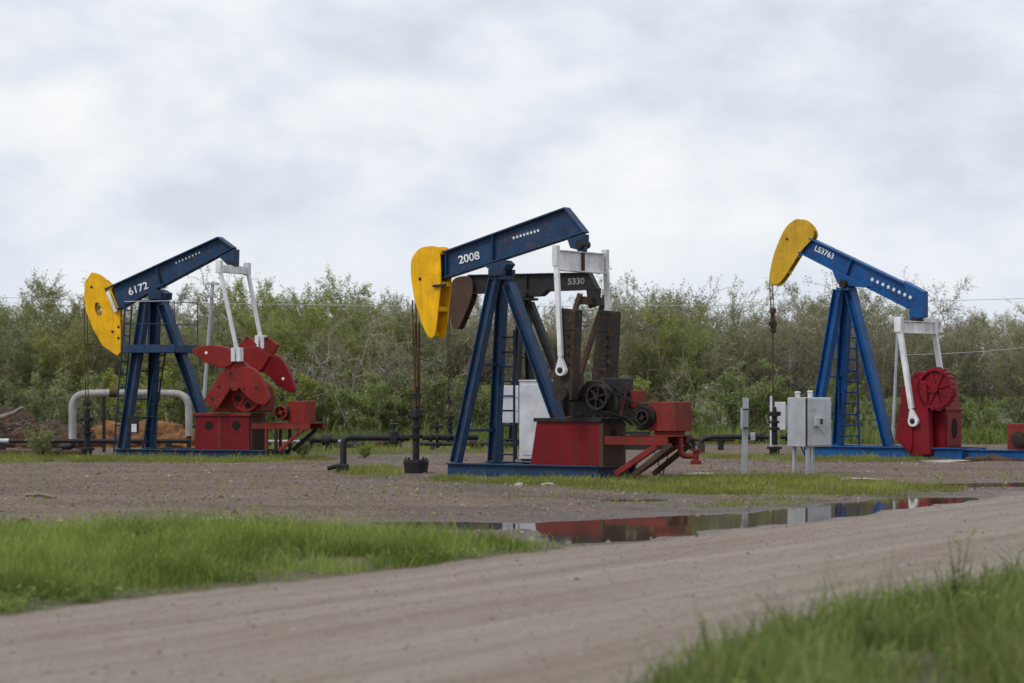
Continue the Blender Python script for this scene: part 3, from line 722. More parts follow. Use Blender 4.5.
for sg in (-1, 1): u.part(MB().box((ap.x+.05, sg*.22-.07, ap.z+.06), (ap.x+.45, sg*.22+.07, ap.z+.24)), 'bearing_block', 'navy_dull')
wb = walking_beam(u, 'navy', (107.5, 288.5), (219.5, 237.2), (117, 311), (234.5, 248.2), .26, [((158.5, 268), (163, 288))])
u.plate('saddle_bracket', 'navy', [(147, 298), (162, 291), (166, 293), (163, 300), (151, 301)], -.18, .18, wb)
tp = u.plate('tail_bracket', 'navy', [(219, 257), (234.5, 249), (234, 266), (228.5, 266.5)], -.14, .14, wb)
u.lettering('6172', (129.6, 295.8), (148.6, 288.4), 7.6, -.030, 'number_white', wb, .016)
u.stars((176.2, 262.8), (199.2, 252.6), 2.0, -.030, 'number_white', wb)
horsehead(u, 'yellow', [(91.5, 272.2), (97, 274), (106, 280.5), (113, 286.5), (111, 290), (119.5, 311), (120.5, 331), (120.5, 352), (117, 355.5), (103, 346), (93, 329), (86, 311), (84, 297), (85, 282)],
          [(91, 272.5), (86.5, 279), (84.6, 290), (84.6, 300), (87.5, 313), (93.5, 328.5), (101, 341.5), (108, 349.5), (116.5, 355.2)], .075,
          [((93, 276), (106, 282)), ((105, 330), (119.5, 318)), ((108, 345), (119.5, 340))], hole=((98.2, 309.5), .105, .20, R(18)), dots=[(91.5, 287), (112.5, 331.5), (118.5, 327), (118.5, 338)], sm=0)
hp0 = u.loc(107.6, 291.5, -.15); hp1 = u.loc(116, 312, -.15)
u.part(MB().bar(hp0, hp1, .05, .09), 'hinge_plate', 'white')
bb = bridle(u, 85.5, 300, 87, 404, .14, 'rod_rust', .02, rod_to=425)
u.part(MB().box((bb.x-.05, -.09, bb.z-.35), (bb.x+.05, .09, bb.z-.12)), 'rod_clamp', 'black_steel')
# equalizer and pitmans
eq = u.loc(233.5, 269.8, 0); LV = .74
u.part(MB().box((eq.x-.06, -LV+.08, eq.z-.10), (eq.x+.06, LV-.08, eq.z+.11)), 'equalizer', 'white', None, .02)
u.part(MB().lathe([(.08, -.16), (.08, .16)], (eq.x, 0, eq.z+.18), 14, 'Y'), 'tail_pin', 'dark_oily')
pin = u.loc(237.5, 357, -LV)
for sg in (-1, 1):
    bx = pin.x if sg < 0 else pin.x-.12
    bz = pin.z if sg < 0 else pin.z+.35
    mb = MB().tube([(eq.x, sg*LV, eq.z+.05), (bx, sg*LV, bz+.1)], .058, 10); o = u.part(mb, 'pitman_arm', 'white', None, 0)
    u.part(MB().box((eq.x-.075, sg*LV-.075, eq.z-.12), (eq.x+.075, sg*LV+.075, eq.z+.22)), 'wrist_bearing', 'white', o, .01)
    for dx_ in (-.10, .06):
        u.part(MB().box((bx+dx_-.05, sg*LV-.09, bz-.12), (bx+dx_+.07, sg*LV+.09, bz+.24)), 'pitman_fork', 'white', o, .015)
# cranks and counterweights (near side, then far side)
def Z1(zx, zy): return (180+zx/4.879, 325+zy/4.879)
nearck = u.plate('crank', 'red_orange', [Z1(*p) for p in ((112,372),(182,408),(262,285),(300,275),(345,215),(310,180),(255,165),(225,205),(190,245))], -.70, -.52, None, .015)
cwa = u.plate('counterweight', 'red_orange', smooth_poly([Z1(*p) for p in ((46,122),(85,104),(150,96),(222,106),(252,130),(262,185),(225,210),(175,206),(110,180))], 1), -.76, -.60, nearck, .02)
cwb = u.plate('counterweight', 'red_orange', smooth_poly([Z1(*p) for p in ((270,230),(300,203),(352,205),(395,250),(425,330),(436,370),(410,394),(370,385),(318,345),(270,285))], 1), -.80, -.66, nearck, .02)
gearbox_holes(u, [Z1(128, 135)], -.76, .04, cwa, 'number_white'); gearbox_holes(u, [Z1(372, 305), Z1(310, 310)], -.80, .04, cwb, 'dark_oily')
gearbox_holes(u, [Z1(190, 300), Z1(158, 360), Z1(245, 235)], -.70, .05, nearck, 'dark_oily')
farck = u.plate('crank', 'red_orange', [Z1(*p) for p in ((230,125),(300,110),(375,105),(440,150),(400,215),(350,260),(300,330),(240,330))], .50, .66, None, .015)
u.plate('counterweight', 'red_orange', [Z1(*p) for p in ((285,100),(322,54),(340,60),(375,95),(352,180),(318,188),(298,150))], .64, .76, farck, .015)
u.plate('counterweight', 'red_orange', [Z1(*p) for p in ((352,178),(378,98),(412,60),(432,62),(476,96),(462,128),(385,205))], .67, .80, farck, .015)
fl2 = u.plate('counterweight', 'red', smooth_poly([Z1(*p) for p in ((372,216),(452,135),(492,160),(530,222),(556,295),(556,332),(512,322),(470,292),(432,245))], 1), .55, .70, farck, .02)
gearbox_holes(u, [Z1(503, 262)], .55, .04, fl2, 'number_white'); gearbox_holes(u, [Z1(325, 62), Z1(418, 65)], .64, .035, farck, 'dark_oily')
bc = u.loc(*Z1(322, 345), -.44)
u.wheel('brake_wheel', 'red_orange', (bc.x, -.40, bc.z), .42, .12, 5, .2, None, .12, 0, True)
gearbox_holes(u, [Z1(283, 358), Z1(330, 393), Z1(345, 345)], -.44, .075, u.root.children[-1], 'hole_black')
pt_ = u.loc(220, 414, -.40).z
gb = u.part(MB().prism(u.xz([Z1(*p) for p in ((150,425),(185,330),(240,265),(330,250),(390,300),(405,350),(395,425))], -.34), -.34, .34), 'gear_reducer', 'red_rust', None, .03)
u.part(MB().lathe([(.12, -.8), (.12, .78)], (u.loc(*Z1(285, 300), -.6).x, 0, u.loc(*Z1(285, 300), -.6).z), 16, 'Y'), 'crank_shaft', 'red_rust')
st_ = u.plate('gearbox_stand', 'red', [(195, 413.5), (249.5, 413.5), (249.5, 455), (195, 455)], -.42, .42, None, .01)
q0 = u.loc(195, 413.5, -.42); q1 = u.loc(249.5, 413.5, -.42)
u.part(MB().box((q0.x-.05, -.47, q0.z-.06), (q1.x+.05, .47, q0.z+.015)), 'top_plate', 'red_rust', st_)
sm_ = u.loc(219.5, 430, -.42).x
u.part(MB().box((sm_-.05, -.432, .26), (sm_+.05, -.41, q0.z-.07)), 'seam_strip', 'red_rust', st_)
gearbox_holes(u, [(209, 425.5), (236.3, 425.5)], -.42, .125, st_)
u.part(MB().box((q1.x+.002, -.38, .2), (q1.x+.05, .38, q0.z-.08)), 'tail_panel', 'rust_brown', st_)
# motor deck
dz = u.loc(285, 426.5, -.38).z; dx0 = q1.x+.05; dx1 = u.loc(310, 427, -.38).x
for v in (-.38, .38):
    u.part(MB().bar((dx0, v, dz), (dx1, v, dz), .07, .14), 'deck_rail', 'red_rust')
    for px_ in (266.5, 276):
        lx = u.loc(px_, 440, -.38).x; u.part(MB().bar((lx, v, .2), (lx, v, dz-.07), .07, .07, (1, 0, 0)), 'deck_leg', 'red_rust' if px_ < 270 else 'black_steel')
    a_ = u.loc(279, 452, -.38).x; b_ = u.loc(303, 430, -.38).x
    u.part(MB().bar((a_, v, .22), (b_, v, dz-.07), .08, .09), 'deck_strut', 'red_rust' if v < 0 else 'black_steel')
u.part(MB().box((dx0+.3, -.42, dz+.072), (dx1-.02, .42, dz+.10)), 'deck_plate', 'red_rust')
m0 = u.loc(288, 424, -.30); m1 = u.loc(305, 401, -.30)
u.part(MB().box((m0.x, -.30, dz+.1), (m1.x, .30, m1.z)), 'motor_box', 'red_orange', None, .012)
u.part(MB().lathe([(.12, -.36), (.2, -.34), (.2, .3), (.12, .32)], (m0.x-.14, 0, (m0.z+m1.z)/2), 18, 'Y'), 'motor', 'dark_oily', None, 0)
u.wheel('motor_pulley', 'red_rust', (m0.x-.14, -.42, (m0.z+m1.z)/2), .18, .1, 4, .3)
# service platform, rails and ladder
pz = u.loc(150, 348.5, -.55).z; p0 = u.loc(124, 348, -.62).x; p1 = u.loc(174, 348, -.62).x
pf = u.part(MB().box((p0, -.62, pz-.02), (p1, .62, pz+.02)), 'platform', 'navy_dull')
for v in (-.62, .62): u.part(MB().box((p0-.02, v-.03, pz-.11), (p1+.02, v+.03, pz+.10)), 'platform_edge', 'navy', pf)
for x_ in (p0, p1): u.part(MB().box((x_-.025, -.58, pz-.11), (x_+.025, .58, pz+.09)), 'platform_edge', 'navy', pf)
for v in (-.6, .6):
    for i in range(3):
        x_ = p0+(p1-p0)*i/2; u.part(MB().tube([(x_, v, pz+.1), (x_, v, pz+1.25)], .013, 6), 'rail_post', 'navy_dull', pf, 0)
    for h_ in (.65, 1.25): u.part(MB().tube([(p0, v, pz+h_), (p1, v, pz+h_)], .012, 6), 'rail', 'galvanised' if h_ > 1.2 else 'navy_dull', pf, 0)
u.ladder('navy_dull', (p0-.35, -.42, .0), (p0+.02, -.42, pz+1.2), .24, 12, .022, (.3, 1, 0))
u.ladder('navy_dull', (p0+.1, .38, .24), (p0+.55, .38, pz), .30, 8, .025, (.3, 1, 0))
bx0 = u.loc(127, 433, -.75); bx1 = u.loc(137.5, 416, -.75)
sb = u.part(MB().box((bx0.x, -.75, bx0.z), (bx1.x, -.67, bx1.z)), 'switch_box', 'black_steel')
sg0 = u.loc(131.5, 432, -.76); sg1 = u.loc(136.5, 424, -.76)
u.part(MB().box((sg0.x, -.764, sg0.z), (sg1.x, -.752, sg1.z)), 'notice_plate', 'cabinet_white', sb, 0)
wp = u.loc(87, 455, 0); wpos = u.O+u.X*wp.x
wellhead('wellhead', 'black wellhead below the yellow horsehead of the 6172 pumpjack', (wpos.x, wpos.y, -.02), 1.1, False, 1.2)
LW = wpos; UL = u

# ================================================================== right unit, number LS3763
u = Unit('pumpjack', 'bright blue pumpjack lettered LS3763 with raised yellow horsehead and dark red cranks', (804, 456.4), 41, .60)
xe = u.loc(962, 458, -u.hw).x
u.skid('blue', xe, .30, (.12, 1.2, 2.4, 3.6, xe-.1))
ap = u.loc(845.5, 290, 0); flx = u.loc(810, 446, -u.hw).x
leg(u, 'blue', (flx+.05, -u.hw+.02, .3), (ap.x-.1, -.17, ap.z), .24, .24)
leg(u, 'blue', (flx+.12, u.hw-.02, .3), (ap.x-.05, .17, ap.z), .24, .24)
ra = u.loc(851, 292, 0); rb = u.loc(889, 443, 0)
leg(u, 'blue', (rb.x, 0, .3), (ra.x, 0, ra.z), .28, .22)
for zz in (2.15,):
    t = (zz-.3)/(ap.z-.3); x_ = flx+.08+(ap.x-flx-.15)*t; hv = (u.hw-.02)*(1-t)+.17*t
    u.part(MB().bar((x_, -hv, zz), (x_, hv, zz), .05, .05, (1, 0, 0)), 'cross_brace', 'blue')
u.part(MB().box((ap.x-.16, -.22, ap.z-.02), (ap.x+.22, .22, ap.z+.06)), 'post_cap', 'blue')
u.part(MB().lathe([(.11, -.28), (.11, .28)], (ap.x+.08, 0, ap.z+.16), 16, 'Y'), 'saddle_bearing', 'dark_oily')
wb = walking_beam(u, 'blue', (811, 238), (923, 291.5), (800, 252.5), (909.5, 308.5), .24, [((854, 258), (847.5, 276.5))], endplate=False)
u.plate('saddle_bracket', 'blue', [(831, 268), (868, 287), (857, 287), (850, 286), (840, 286.5), (836, 281)], -.18, .18, wb)
tb = u.plate('tail_bracket', 'blue', [(903, 281), (923, 291.5), (923, 317), (910, 320.5), (908.5, 312), (910.5, 306)], -.13, .13, wb)
u.part(MB().bar(u.loc(923.5, 291, 0), u.loc(923.5, 317, 0), .27, .03), 'end_plate', 'blue', wb)
u.lettering('LS3763', (814.4, 250.6), (832.6, 259.4), 6.0, -.028, 'number_white', wb, .014)
u.stars((872.2, 279.4), (910.2, 297.2), 3.3, -.138, 'number_white', wb)
horsehead(u, 'yellow_dull', [(796, 218.5), (804, 220), (811.5, 227), (814.5, 236), (808.5, 243), (800, 252), (797, 257), (783, 279.5), (777, 284.8), (769.5, 284.3), (769, 276), (773, 256), (779, 240), (786, 226)],
          [(795.5, 218.8), (786, 227), (779.3, 240.5), (773.6, 256), (770, 273), (769, 285)], .11,
          [((792, 222), (812, 232)), ((782, 250), (798, 256)), ((775, 270), (788, 272)), ((770.5, 283.5), (778, 284))], dots=[(787, 239)], sm=2)
bb = bridle(u, 770.8, 280, 773, 324, .14, 'rust_brown', .02, rod_to=428)
u.part(MB().lathe([(.06, -.25), (.085, -.2), (.085, .1), (.05, .12), (.05, .3), (.09, .31), (.09, .42), (.03, .46)], (bb.x, 0, bb.z), 12), 'rod_clamp', 'rust_brown', None, 0)
eq = u.loc(917, 327.5, 0); LV = .86
u.part(MB().lathe([(.09, -.17), (.09, .17)], (eq.x, 0, eq.z+.20), 14, 'Y'), 'tail_pin', 'dark_oily')
u.part(MB().box((eq.x-.04, -LV+.09, eq.z-.15), (eq.x+.04, LV-.09, eq.z+.15)), 'equalizer', 'white', None, .01)
for zz in (-.15, .15): u.part(MB().box((eq.x-.10, -LV+.09, eq.z+zz-.012), (eq.x+.10, LV-.09, eq.z+zz+.012)), 'equalizer_flange', 'white')
u.part(MB().box((eq.x-.06, -.05, eq.z+.162), (eq.x+.08, .05, eq.z+.24)), 'bearing_pedestal', 'dark_oily')
pin = u.loc(913.5, 421, -LV)
for sg in (-1, 1):
    p_ = u.pitman((eq.x-.02, sg*LV, eq.z+.1), (pin.x, sg*LV, pin.z), .13, 'white', .15)
    u.part(MB().box((eq.x-.12, sg*LV-.09, eq.z-.14), (eq.x+.08, sg*LV+.09, eq.z+.26)), 'wrist_bearing', 'white', p_, .012)
def Z5(zx, zy): return (880+zx/3.25, 260+zy/3.25)
ckp = [Z5(*p) for p in ((72,412),(80,402),(128,392),(146,396),(152,420),(155,490),(163,632),(104,636),(48,582),(58,510))]
ckl = u.xz(ckp, -.80)
for sg in (-1, 1):
    y0, y1 = (-.80, -.58) if sg < 0 else (.58, .80)
    ck = u.part(MB().prism(ckl, y0, y1), 'crank', 'red_deep', None, .02)
    if sg < 0:
        cl = u.xz([Z5(*p) for p in ((70,440),(100,425),(106,600),(98,625),(58,578))], -.84); u.part(MB().prism(cl, -.84, -.79), 'counterweight', 'red_deep', ck, .01)
wc = u.loc(936.5, 388.8, -.70)
dr = u.loc(921, 387, -.5)
u.part(MB().lathe([(.36, -.5), (.42, -.48), (.42, .42), (.36, .44)], (dr.x, 0, dr.z), 28, 'Y'), 'gear_drum', 'red_deep', None, .008)
u.wheel('brake_wheel', 'red_deep', (wc.x, -.70, wc.z), .53, .20, 8, .2, None, .10, 22, True)
wc2 = u.loc(925, 386, -.2)
gb = u.part(MB().prism(u.xz([(920, 412), (921, 385), (928, 378), (938, 378), (944, 388), (946, 412)], -.36), -.36, .36), 'gear_reducer', 'red_deep', None, .03)
u.part(MB().lathe([(.14, -.78), (.14, .78)], (u.loc(915, 384, -.7).x, 0, u.loc(915, 384, -.7).z), 16, 'Y'), 'crank_shaft', 'red_deep')
s0 = u.loc(918, 452, -.42); s1 = u.loc(945, 411, -.42)
st_ = u.part(MB().box((s0.x-.1, -.42, .24), (s1.x, .42, s1.z)), 'gearbox_stand', 'red_deep', None, .012)
u.part(MB().box((s0.x-.12, -.46, s1.z+.002), (s1.x+.05, .46, s1.z+.05)), 'top_plate', 'red_rust', st_)
u.part(MB().box((s1.x+.002, -.36, .34), (s1.x+.03, .36, s1.z-.08)), 'tail_panel', 'red_orange', st_)
tail_hole(u, s1.x+.035, 0, .80, .13, .27, st_)
# tail rails carrying the motor
rz = .16
for v in (-.30, .30): u.part(MB().ibeam((xe, v, rz), (xe+2.6, v, rz), .12, .2, .02), 'motor_rail', 'blue')
mx = u.loc(1008, 452, -.3).x
u.part(MB().box((mx, -.34, rz+.12), (mx+.9, .34, rz+.78)), 'motor_box', 'red_rust', None, .012)
u.part(MB().lathe([(.1, -.44), (.2, -.42), (.2, -.345), (.1, -.34)], (mx+.35, 0, rz+.38), 18, 'Y'), 'motor_cover', 'dark_oily', None, 0)
lx = u.loc(853.5, 440, .95).x
lad0 = u.loc(853.5, 444, .8); lad1 = u.loc(857, 288, .35)
u.ladder('blue', (lad0.x, .62, .1), (lad0.x+.02, .40, lad1.z-.3), .52, 14, .03, (.8, .6, 0))
for zz in (.15, .45): u.part(MB().tube([(lad0.x-.2, .42, ap.z+zz*.8), (lad0.x+.5, .42, ap.z+zz*.8)], .025, 6), 'top_rail', 'blue', None, 0)
wp = u.loc(774.5, 455, 0); wpos = u.O+u.X*wp.x
wh = wellhead('wellhead', 'black wellhead with a side pipe beside the grey control cabinet', (wpos.x, wpos.y, -.02), 1.1, False, 1.35)
zf = at(775, 437, wpos.y).z; xl = (702-774.5)/F*wpos.y
fl3 = tag(empty('flow_line', (wpos.x, wpos.y, 0)), 'dark pipe with a capped upright end leading to the LS3763 wellhead', 'pipe')
MB().tube(arc_path([(xl, .3, -.02), (xl, .3, zf-.08), (xl+.3, .28, zf), (-.16, 0, zf)], .12), .07, 10).build('pipe', 'black_steel', fl3)
MB().tube([(.16, 0, zf), (.9, -.1, zf)], .06, 10).build('pipe', 'black_steel', fl3)
for xx, r_ in ((-.35, .13), (-.48, .13), (-.9, .11), (.34, .12)): flange_ring(fl3, (xx, .06, zf), 'X', r_)
MB().box((-.66, -.02, zf-.10), (-.52, .16, zf+.12)).build('valve_body', 'galvanised', fl3, .02)
MB().box((xl-.1, .2, -.02), (xl+.1, .4, .3)).build('pipe_foot', 'rust_brown', fl3, .02)
UR = u

# ================================================================== far unit, number 5330 (black, behind)
u = Unit('pumpjack', 'black pumpjack numbered 5330 with rusty brown horsehead standing behind the 2008 unit', (505, 447.6), 33, .6)
ap = u.loc(526, 300, 0)
xe = 5.2; u.skid('black_steel', xe, .25, (.12, 1.6, 3.4, xe-.1))
leg(u, 'black_steel', (.25, -u.hw+.05, .25), (ap.x-.06, -.16, ap.z), .2, .2)
leg(u, 'black_steel', (.25, u.hw-.05, .25), (ap.x-.06, .16, ap.z), .2, .2)
ra = u.loc(530, 303, 0); rb = u.loc(549, 352, 0); dd = (rb-ra).normalized(); rf = ra+dd*((.25-ra.z)/dd.z)
leg(u, 'black_steel', (rf.x, 0, .25), (ra.x, 0, ra.z), .2, .22)
for zz in (1.4, 2.8):
    t = (zz-.25)/(ap.z-.25); x_ = .25+(ap.x-.31)*t; hv = (u.hw-.05)*(1-t)+.16*t
    u.part(MB().bar((x_, -hv, zz), (x_, hv, zz), .06, .06, (1, 0, 0)), 'cross_brace', 'black_steel')
u.part(MB().box((ap.x-.2, -.25, ap.z-.02), (ap.x+.3, .25, ap.z+.06)), 'post_cap', 'black_steel')
u.part(MB().lathe([(.12, -.26), (.12, .26)], (ap.x+.05, 0, ap.z+.16), 14, 'Y'), 'saddle_bearing', 'black_steel')
wb = walking_beam(u, 'black_steel', (470, 275), (590, 272.5), (470, 294), (598.5, 289.5), .24, [((528, 274), (528, 292))])
u.plate('saddle_bracket', 'black_steel', [(515, 290), (548, 289), (540, 296), (526, 297)], -.16, .16, wb)
u.lettering('5330', (568, 284.8), (584.6, 284.0), 6.4, -.030, 'number_grey', wb, .02)
horsehead(u, 'rust_brown', [(452, 280), (458, 276.5), (472, 275.5), (473, 295), (460, 326), (456.5, 330), (452.5, 328), (449, 312), (448, 295)],
          [(452, 280), (448.3, 292), (448.6, 305), (450.5, 318), (453.5, 329)], .16, [((452, 292), (472, 292))], sm=2)
bb = bridle(u, 448.6, 310, 449, 402, .1, 'black_steel', .018, rod_to=425)
eq = u.loc(593, 301, 0); LV = .75
u.plate('tail_bracket', 'black_steel', [(586, 289), (598, 288), (597, 305), (588, 308)], -.1, .1, wb)
u.part(MB().box((eq.x-.08, -LV+.05, eq.z-.12), (eq.x+.08, LV-.05, eq.z+.12)), 'equalizer', 'rust_brown')
sx_ = eq.x-1.0
for sg in (-1, 1):
    u.part(MB().bar((eq.x, sg*LV, eq.z+.2), (sx_, sg*LV, 2.05), .12, .14), 'pitman_arm', 'rust_brown')
    u.part(MB().prism([(sx_-.28, 1.0), (sx_+.30, 1.0), (sx_+.24, 2.3), (sx_-.22, 2.3)], sg*.62-.08, sg*.62+.08), 'crank', 'dark_oily')
u.part(MB().prism([(sx_-.75, .25), (sx_+.75, .25), (sx_+.6, 1.0), (sx_-.6, 1.0)], -.4, .4), 'gearbox_stand', 'red_rust')
u.part(MB().prism([(sx_-.5, 1.0), (sx_+.55, 1.0), (sx_+.5, 1.5), (sx_+.1, 1.75), (sx_-.4, 1.5)], -.35, .35), 'gear_reducer', 'dark_oily', None, .03)
wp = u.loc(450, 447, 0); wpos = u.O+u.X*wp.x
wellhead('wellhead', 'small dark wellhead under the rusty brown horsehead behind the 2008 wellhead', (wpos.x, wpos.y, -.02), 1.0, False, 1.1)

# ================================================================== cabinets, posts, poles, pipes
def cabinet(name, label, px0, px1, top, bot, ground, depth, mat, legs=True, yaw=0, cat='cabinet'):
    p = gp((px0+px1)/2, ground); d = p.y; wd = (px1-px0)/F*d; z1 = CH-(top-HZ)/F*d; z0 = CH-(bot-HZ)/F*d
    r = tag(empty(name, (p.x, p.y, 0), yaw), label, cat)
    MB().box((-wd/2, 0, z0), (wd/2, depth, z1)).build('housing', mat, r, .012)
    return r, wd, z0, z1, d
r, wd, z0, z1, d = cabinet('electrical_cabinet', 'tall white metal cabinet standing on the ground behind the 2008 pumpjack', 519.5, 558, 381.5, 459, 461.5, .5, 'cabinet_white')
MB().box((-wd/2-.02, -.02, z1+.001), (wd/2+.02, .52, z1+.04)).build('roof_cap', 'cabinet_white', r, .01)
MB().box((-wd/2+.08, -.014, z0+.1), (wd/2-.06, .004, z1-.08)).build('door', 'cabinet_white', r, .006)
MB().box((wd/2-.16, -.05, (z0+z1)/2-.08), (wd/2-.13, -.012, (z0+z1)/2+.08)).build('handle', 'galvanised', r, .005)
MB().box((-wd/2+.03, .03, -.03), (wd/2-.03, .47, z0-.002)).build('plinth', 'black_steel', r, .01)
r, wd, z0, z1, d = cabinet('electrical_cabinet', 'smaller white box on posts beside the tall white cabinet', 500, 518.5, 385.5, 423, 460, .35, 'cabinet_white')
for sx_ in (-1, 1): MB().bar((sx_*(wd/2-.06), .2, -.03), (sx_*(wd/2-.06), .2, z0), .06, .06, (1, 0, 0)).build('post', 'black_steel', r)
for k_ in (.33, .68): MB().box((-wd/2-.004, -.008, z0+(z1-z0)*k_-.012), (wd/2+.004, .005, z0+(z1-z0)*k_+.012)).build('seam_strip', 'galvanised', r)
MB().box((-wd/2-.1, .05, z0+.2), (-wd/2-.002, .3, z0+.7)).build('side_switch', 'cabinet_white', r, .01)

# grey control cabinet: the edge between its two faces is turned to the road
p = gp(806.2, 474.6); d = p.y; zt = CH-(397.5-HZ)/F*d; zb = CH-(447-HZ)/F*d; s_ = F/d
yw = R(32); wr = 27.5/s_/math.cos(yw); wl = 16/s_/math.sin(yw)
r = tag(empty('control_cabinet', (p.x, p.y, 0), yw), 'grey control cabinet with switch handle raised on posts by the puddle', 'cabinet')
MB().box((0, 0, zb), (wr, wl, zt)).build('housing', 'cabinet', r, .014)
MB().box((.03, -.018, zb+.03), (wr-.03, .003, zt-.03)).build('door', 'cabinet', r, .008)
MB().box((-.012, -.014, zb+.01), (.022, .016, zt-.01)).build('door_hinge', 'rust_brown', r, .004)
hx = wr*.42
for k_ in (.15, .5, .85): MB().box((wr-.05, -.026, zb+(zt-zb)*k_-.03), (wr-.015, -.0185, zb+(zt-zb)*k_+.03)).build('latch', 'galvanised', r, .003)
MB().box((.10, -.0225, zb+(zt-zb)*.72), (.26, -.0185, zb+(zt-zb)*.80)).build('rating_plate', 'galvanised', r)
sw = MB().box((hx-.10, -.10, zb+(zt-zb)*.42), (hx+.09, -.018, zb+(zt-zb)*.60)).build('switch_box', 'cabinet', r, .01)
MB().box((hx+.01, -.125, zb+(zt-zb)*.46), (hx+.07, -.10, zb+(zt-zb)*.57)).build('switch_plate', 'rust_brown', sw, .004)
MB().bar((hx-.02, -.11, zb+(zt-zb)*.42), (hx+.1, -.12, zb+(zt-zb)*.25), .035, .035).build('switch_handle', 'galvanised', r, .005)
for (x_, y_, hh) in ((.05, wl*.55, .12), (wr*.42, wl*.35, .14)):
    MB().lathe([(.055, zt), (.055, zt+hh*.8), (.07, zt+hh*.82), (.065, zt+hh), (.03, zt+hh+.01)], (x_, y_, 0), 12).build('conduit_cap', 'cabinet_white', r)
for (x_, y_) in ((.10, .08), (wr-.28, .30), (.10, wl-.12)):
    MB().bar((x_, y_, -.04), (x_, y_, zb+.001), .07, .07, (1, 0, 0)).build('post', 'galvanised', r, .006)
MB().tube([(.24, .12, zb), (.25, .13, .25), (.30, .14, -.03)], .028, 8).build('conduit', 'cabinet_white', r)
MB().tube([(.02, .2, zb), (.14, .2, zb-.2), (.17, .16, .1), (.18, .16, -.03)], .016, 6).build('cable', 'black_steel', r)

p = gp(744, 475.5); d = p.y; s_ = F/d; zt = CH-(398-HZ)/F*d
r = tag(empty('marker_post', (p.x, p.y, 0), R(10)), 'galvanised square post with an open bracket frame beside the grey control cabinet', 'post')
MB().bar((0, 0, -.04), (.04, 0, zt), .11, .11, (1, 0, 0)).build('post', 'galvanised', r, .008)
zc0 = CH-(429-HZ)/F*d; zc1 = CH-(408-HZ)/F*d
fr = MB().box((-.10, -.14, zc0), (-.065, -.075, zc1)).build('bracket_side', 'galvanised', r, .005)
MB().box((.17, -.14, zc0), (.195, -.09, zc1)).build('bracket_side', 'rust_brown', r, .005)
MB().box((-.063, -.13, zc1-.045), (.168, -.085, zc1-.01)).build('bracket_bar', 'rust_brown', r, .004)
MB().box((-.063, -.13, zc0+.01), (.168, -.085, zc0+.045)).build('bracket_bar', 'rust_brown', r, .004)

p = gp(771.5, 452); d = p.y; s_ = F/d; zt = CH-(396-HZ)/F*d
r = tag(empty('junction_box', (p.x, p.y, 0)), 'white junction box on a slim white pole behind the LS3763 wellhead rod', 'box')
MB().tube([(0, 0, -.03), (0, 0, zt)], .045, 8).build('pole', 'cabinet_white', r)
MB().box((.10, -.06, CH-(430-HZ)/F*d), (.40, .10, CH-(402-HZ)/F*d)).build('housing', 'cabinet_white', r, .012)
MB().box((.401, -.04, CH-(427-HZ)/F*d), (.44, .08, CH-(405-HZ)/F*d)).build('side_lid', 'galvanised', r, .006)
for zz in (1.0, 1.3): MB().box((-.05, .101, zz-.02), (.3, .125, zz+.02)).build('mount_strap', 'galvanised', r)

def lean_pole(name, label, foot, top, d, r0, mat, bars):
    a = at(*foot, d); b = at(*top, d); a.z = -.05
    r = tag(empty(name, (a.x, a.y, 0)), label, 'pole'); t = b-Vector((a.x, a.y, 0))
    MB().tube([(0, 0, -.05), tuple(t)], [r0, r0*.8], 8).build('pole', mat, r)
    for w_, f_ in bars:
        c_ = t*f_; MB().bar((c_.x-w_, c_.y-.05, c_.z), (c_.x+w_, c_.y-.05, c_.z), .06, .06).build('crossbar', 'galvanised', r)
    return Vector((a.x, a.y, 0))+t
LP = lean_pole('leaning_pole', 'slim leaning grey pole with a small crossbar behind the 6172 cranks', (200, 449), (213, 281.5), 71, .062, 'galvanised', [(.2, .985), (.16, .91)])
RP = lean_pole('leaning_pole', 'very slim pale pole beside the white pitman arm of the LS3763 pumpjack', (892, 452), (898.5, 310), 70, .05, 'galvanised', [])

def upole(x, y, h, lab):
    r = tag(empty('utility_pole', (x, y, 0)), lab, 'pole')
    MB().tube([(0, 0, -.2), (0, 0, h)], [.15, .10], 10).build('pole', 'dead_wood', r); MB().box((-.9, -.16, h-.5), (.9, -.06, h-.38)).build('crossarm', 'dead_wood', r, .01)
upole(-25.5, 90, 5.8, 'wooden utility pole past the brush heaps carrying the overhead wire'); upole(27, 88, 5.8, 'wooden utility pole past the LS3763 motor carrying the overhead wire')
def wire(label, a, b, sag, r=.011):
    a = Vector(a); b = Vector(b); pts = []
    for i in range(25):
        t = i/24; p = a.lerp(b, t); p.z -= sag*4*t*(1-t); pts.append(p)
    tag(MB().tube(pts, r, 5).build('overhead_wire', 'wire_grey'), label, 'wire')
zw = at(690, 302.5, 87).z
wire('thin grey overhead wire strung along the front of the thicket', (-25.5, 89.9, zw+.55), (27, 87.9, zw+.5), .6)
wire('thin service wire dropping from its pole to the slim pale pole', (27, 87.9, 5.2), tuple(RP+Vector((0, 0, -1.3))), .5, .010)

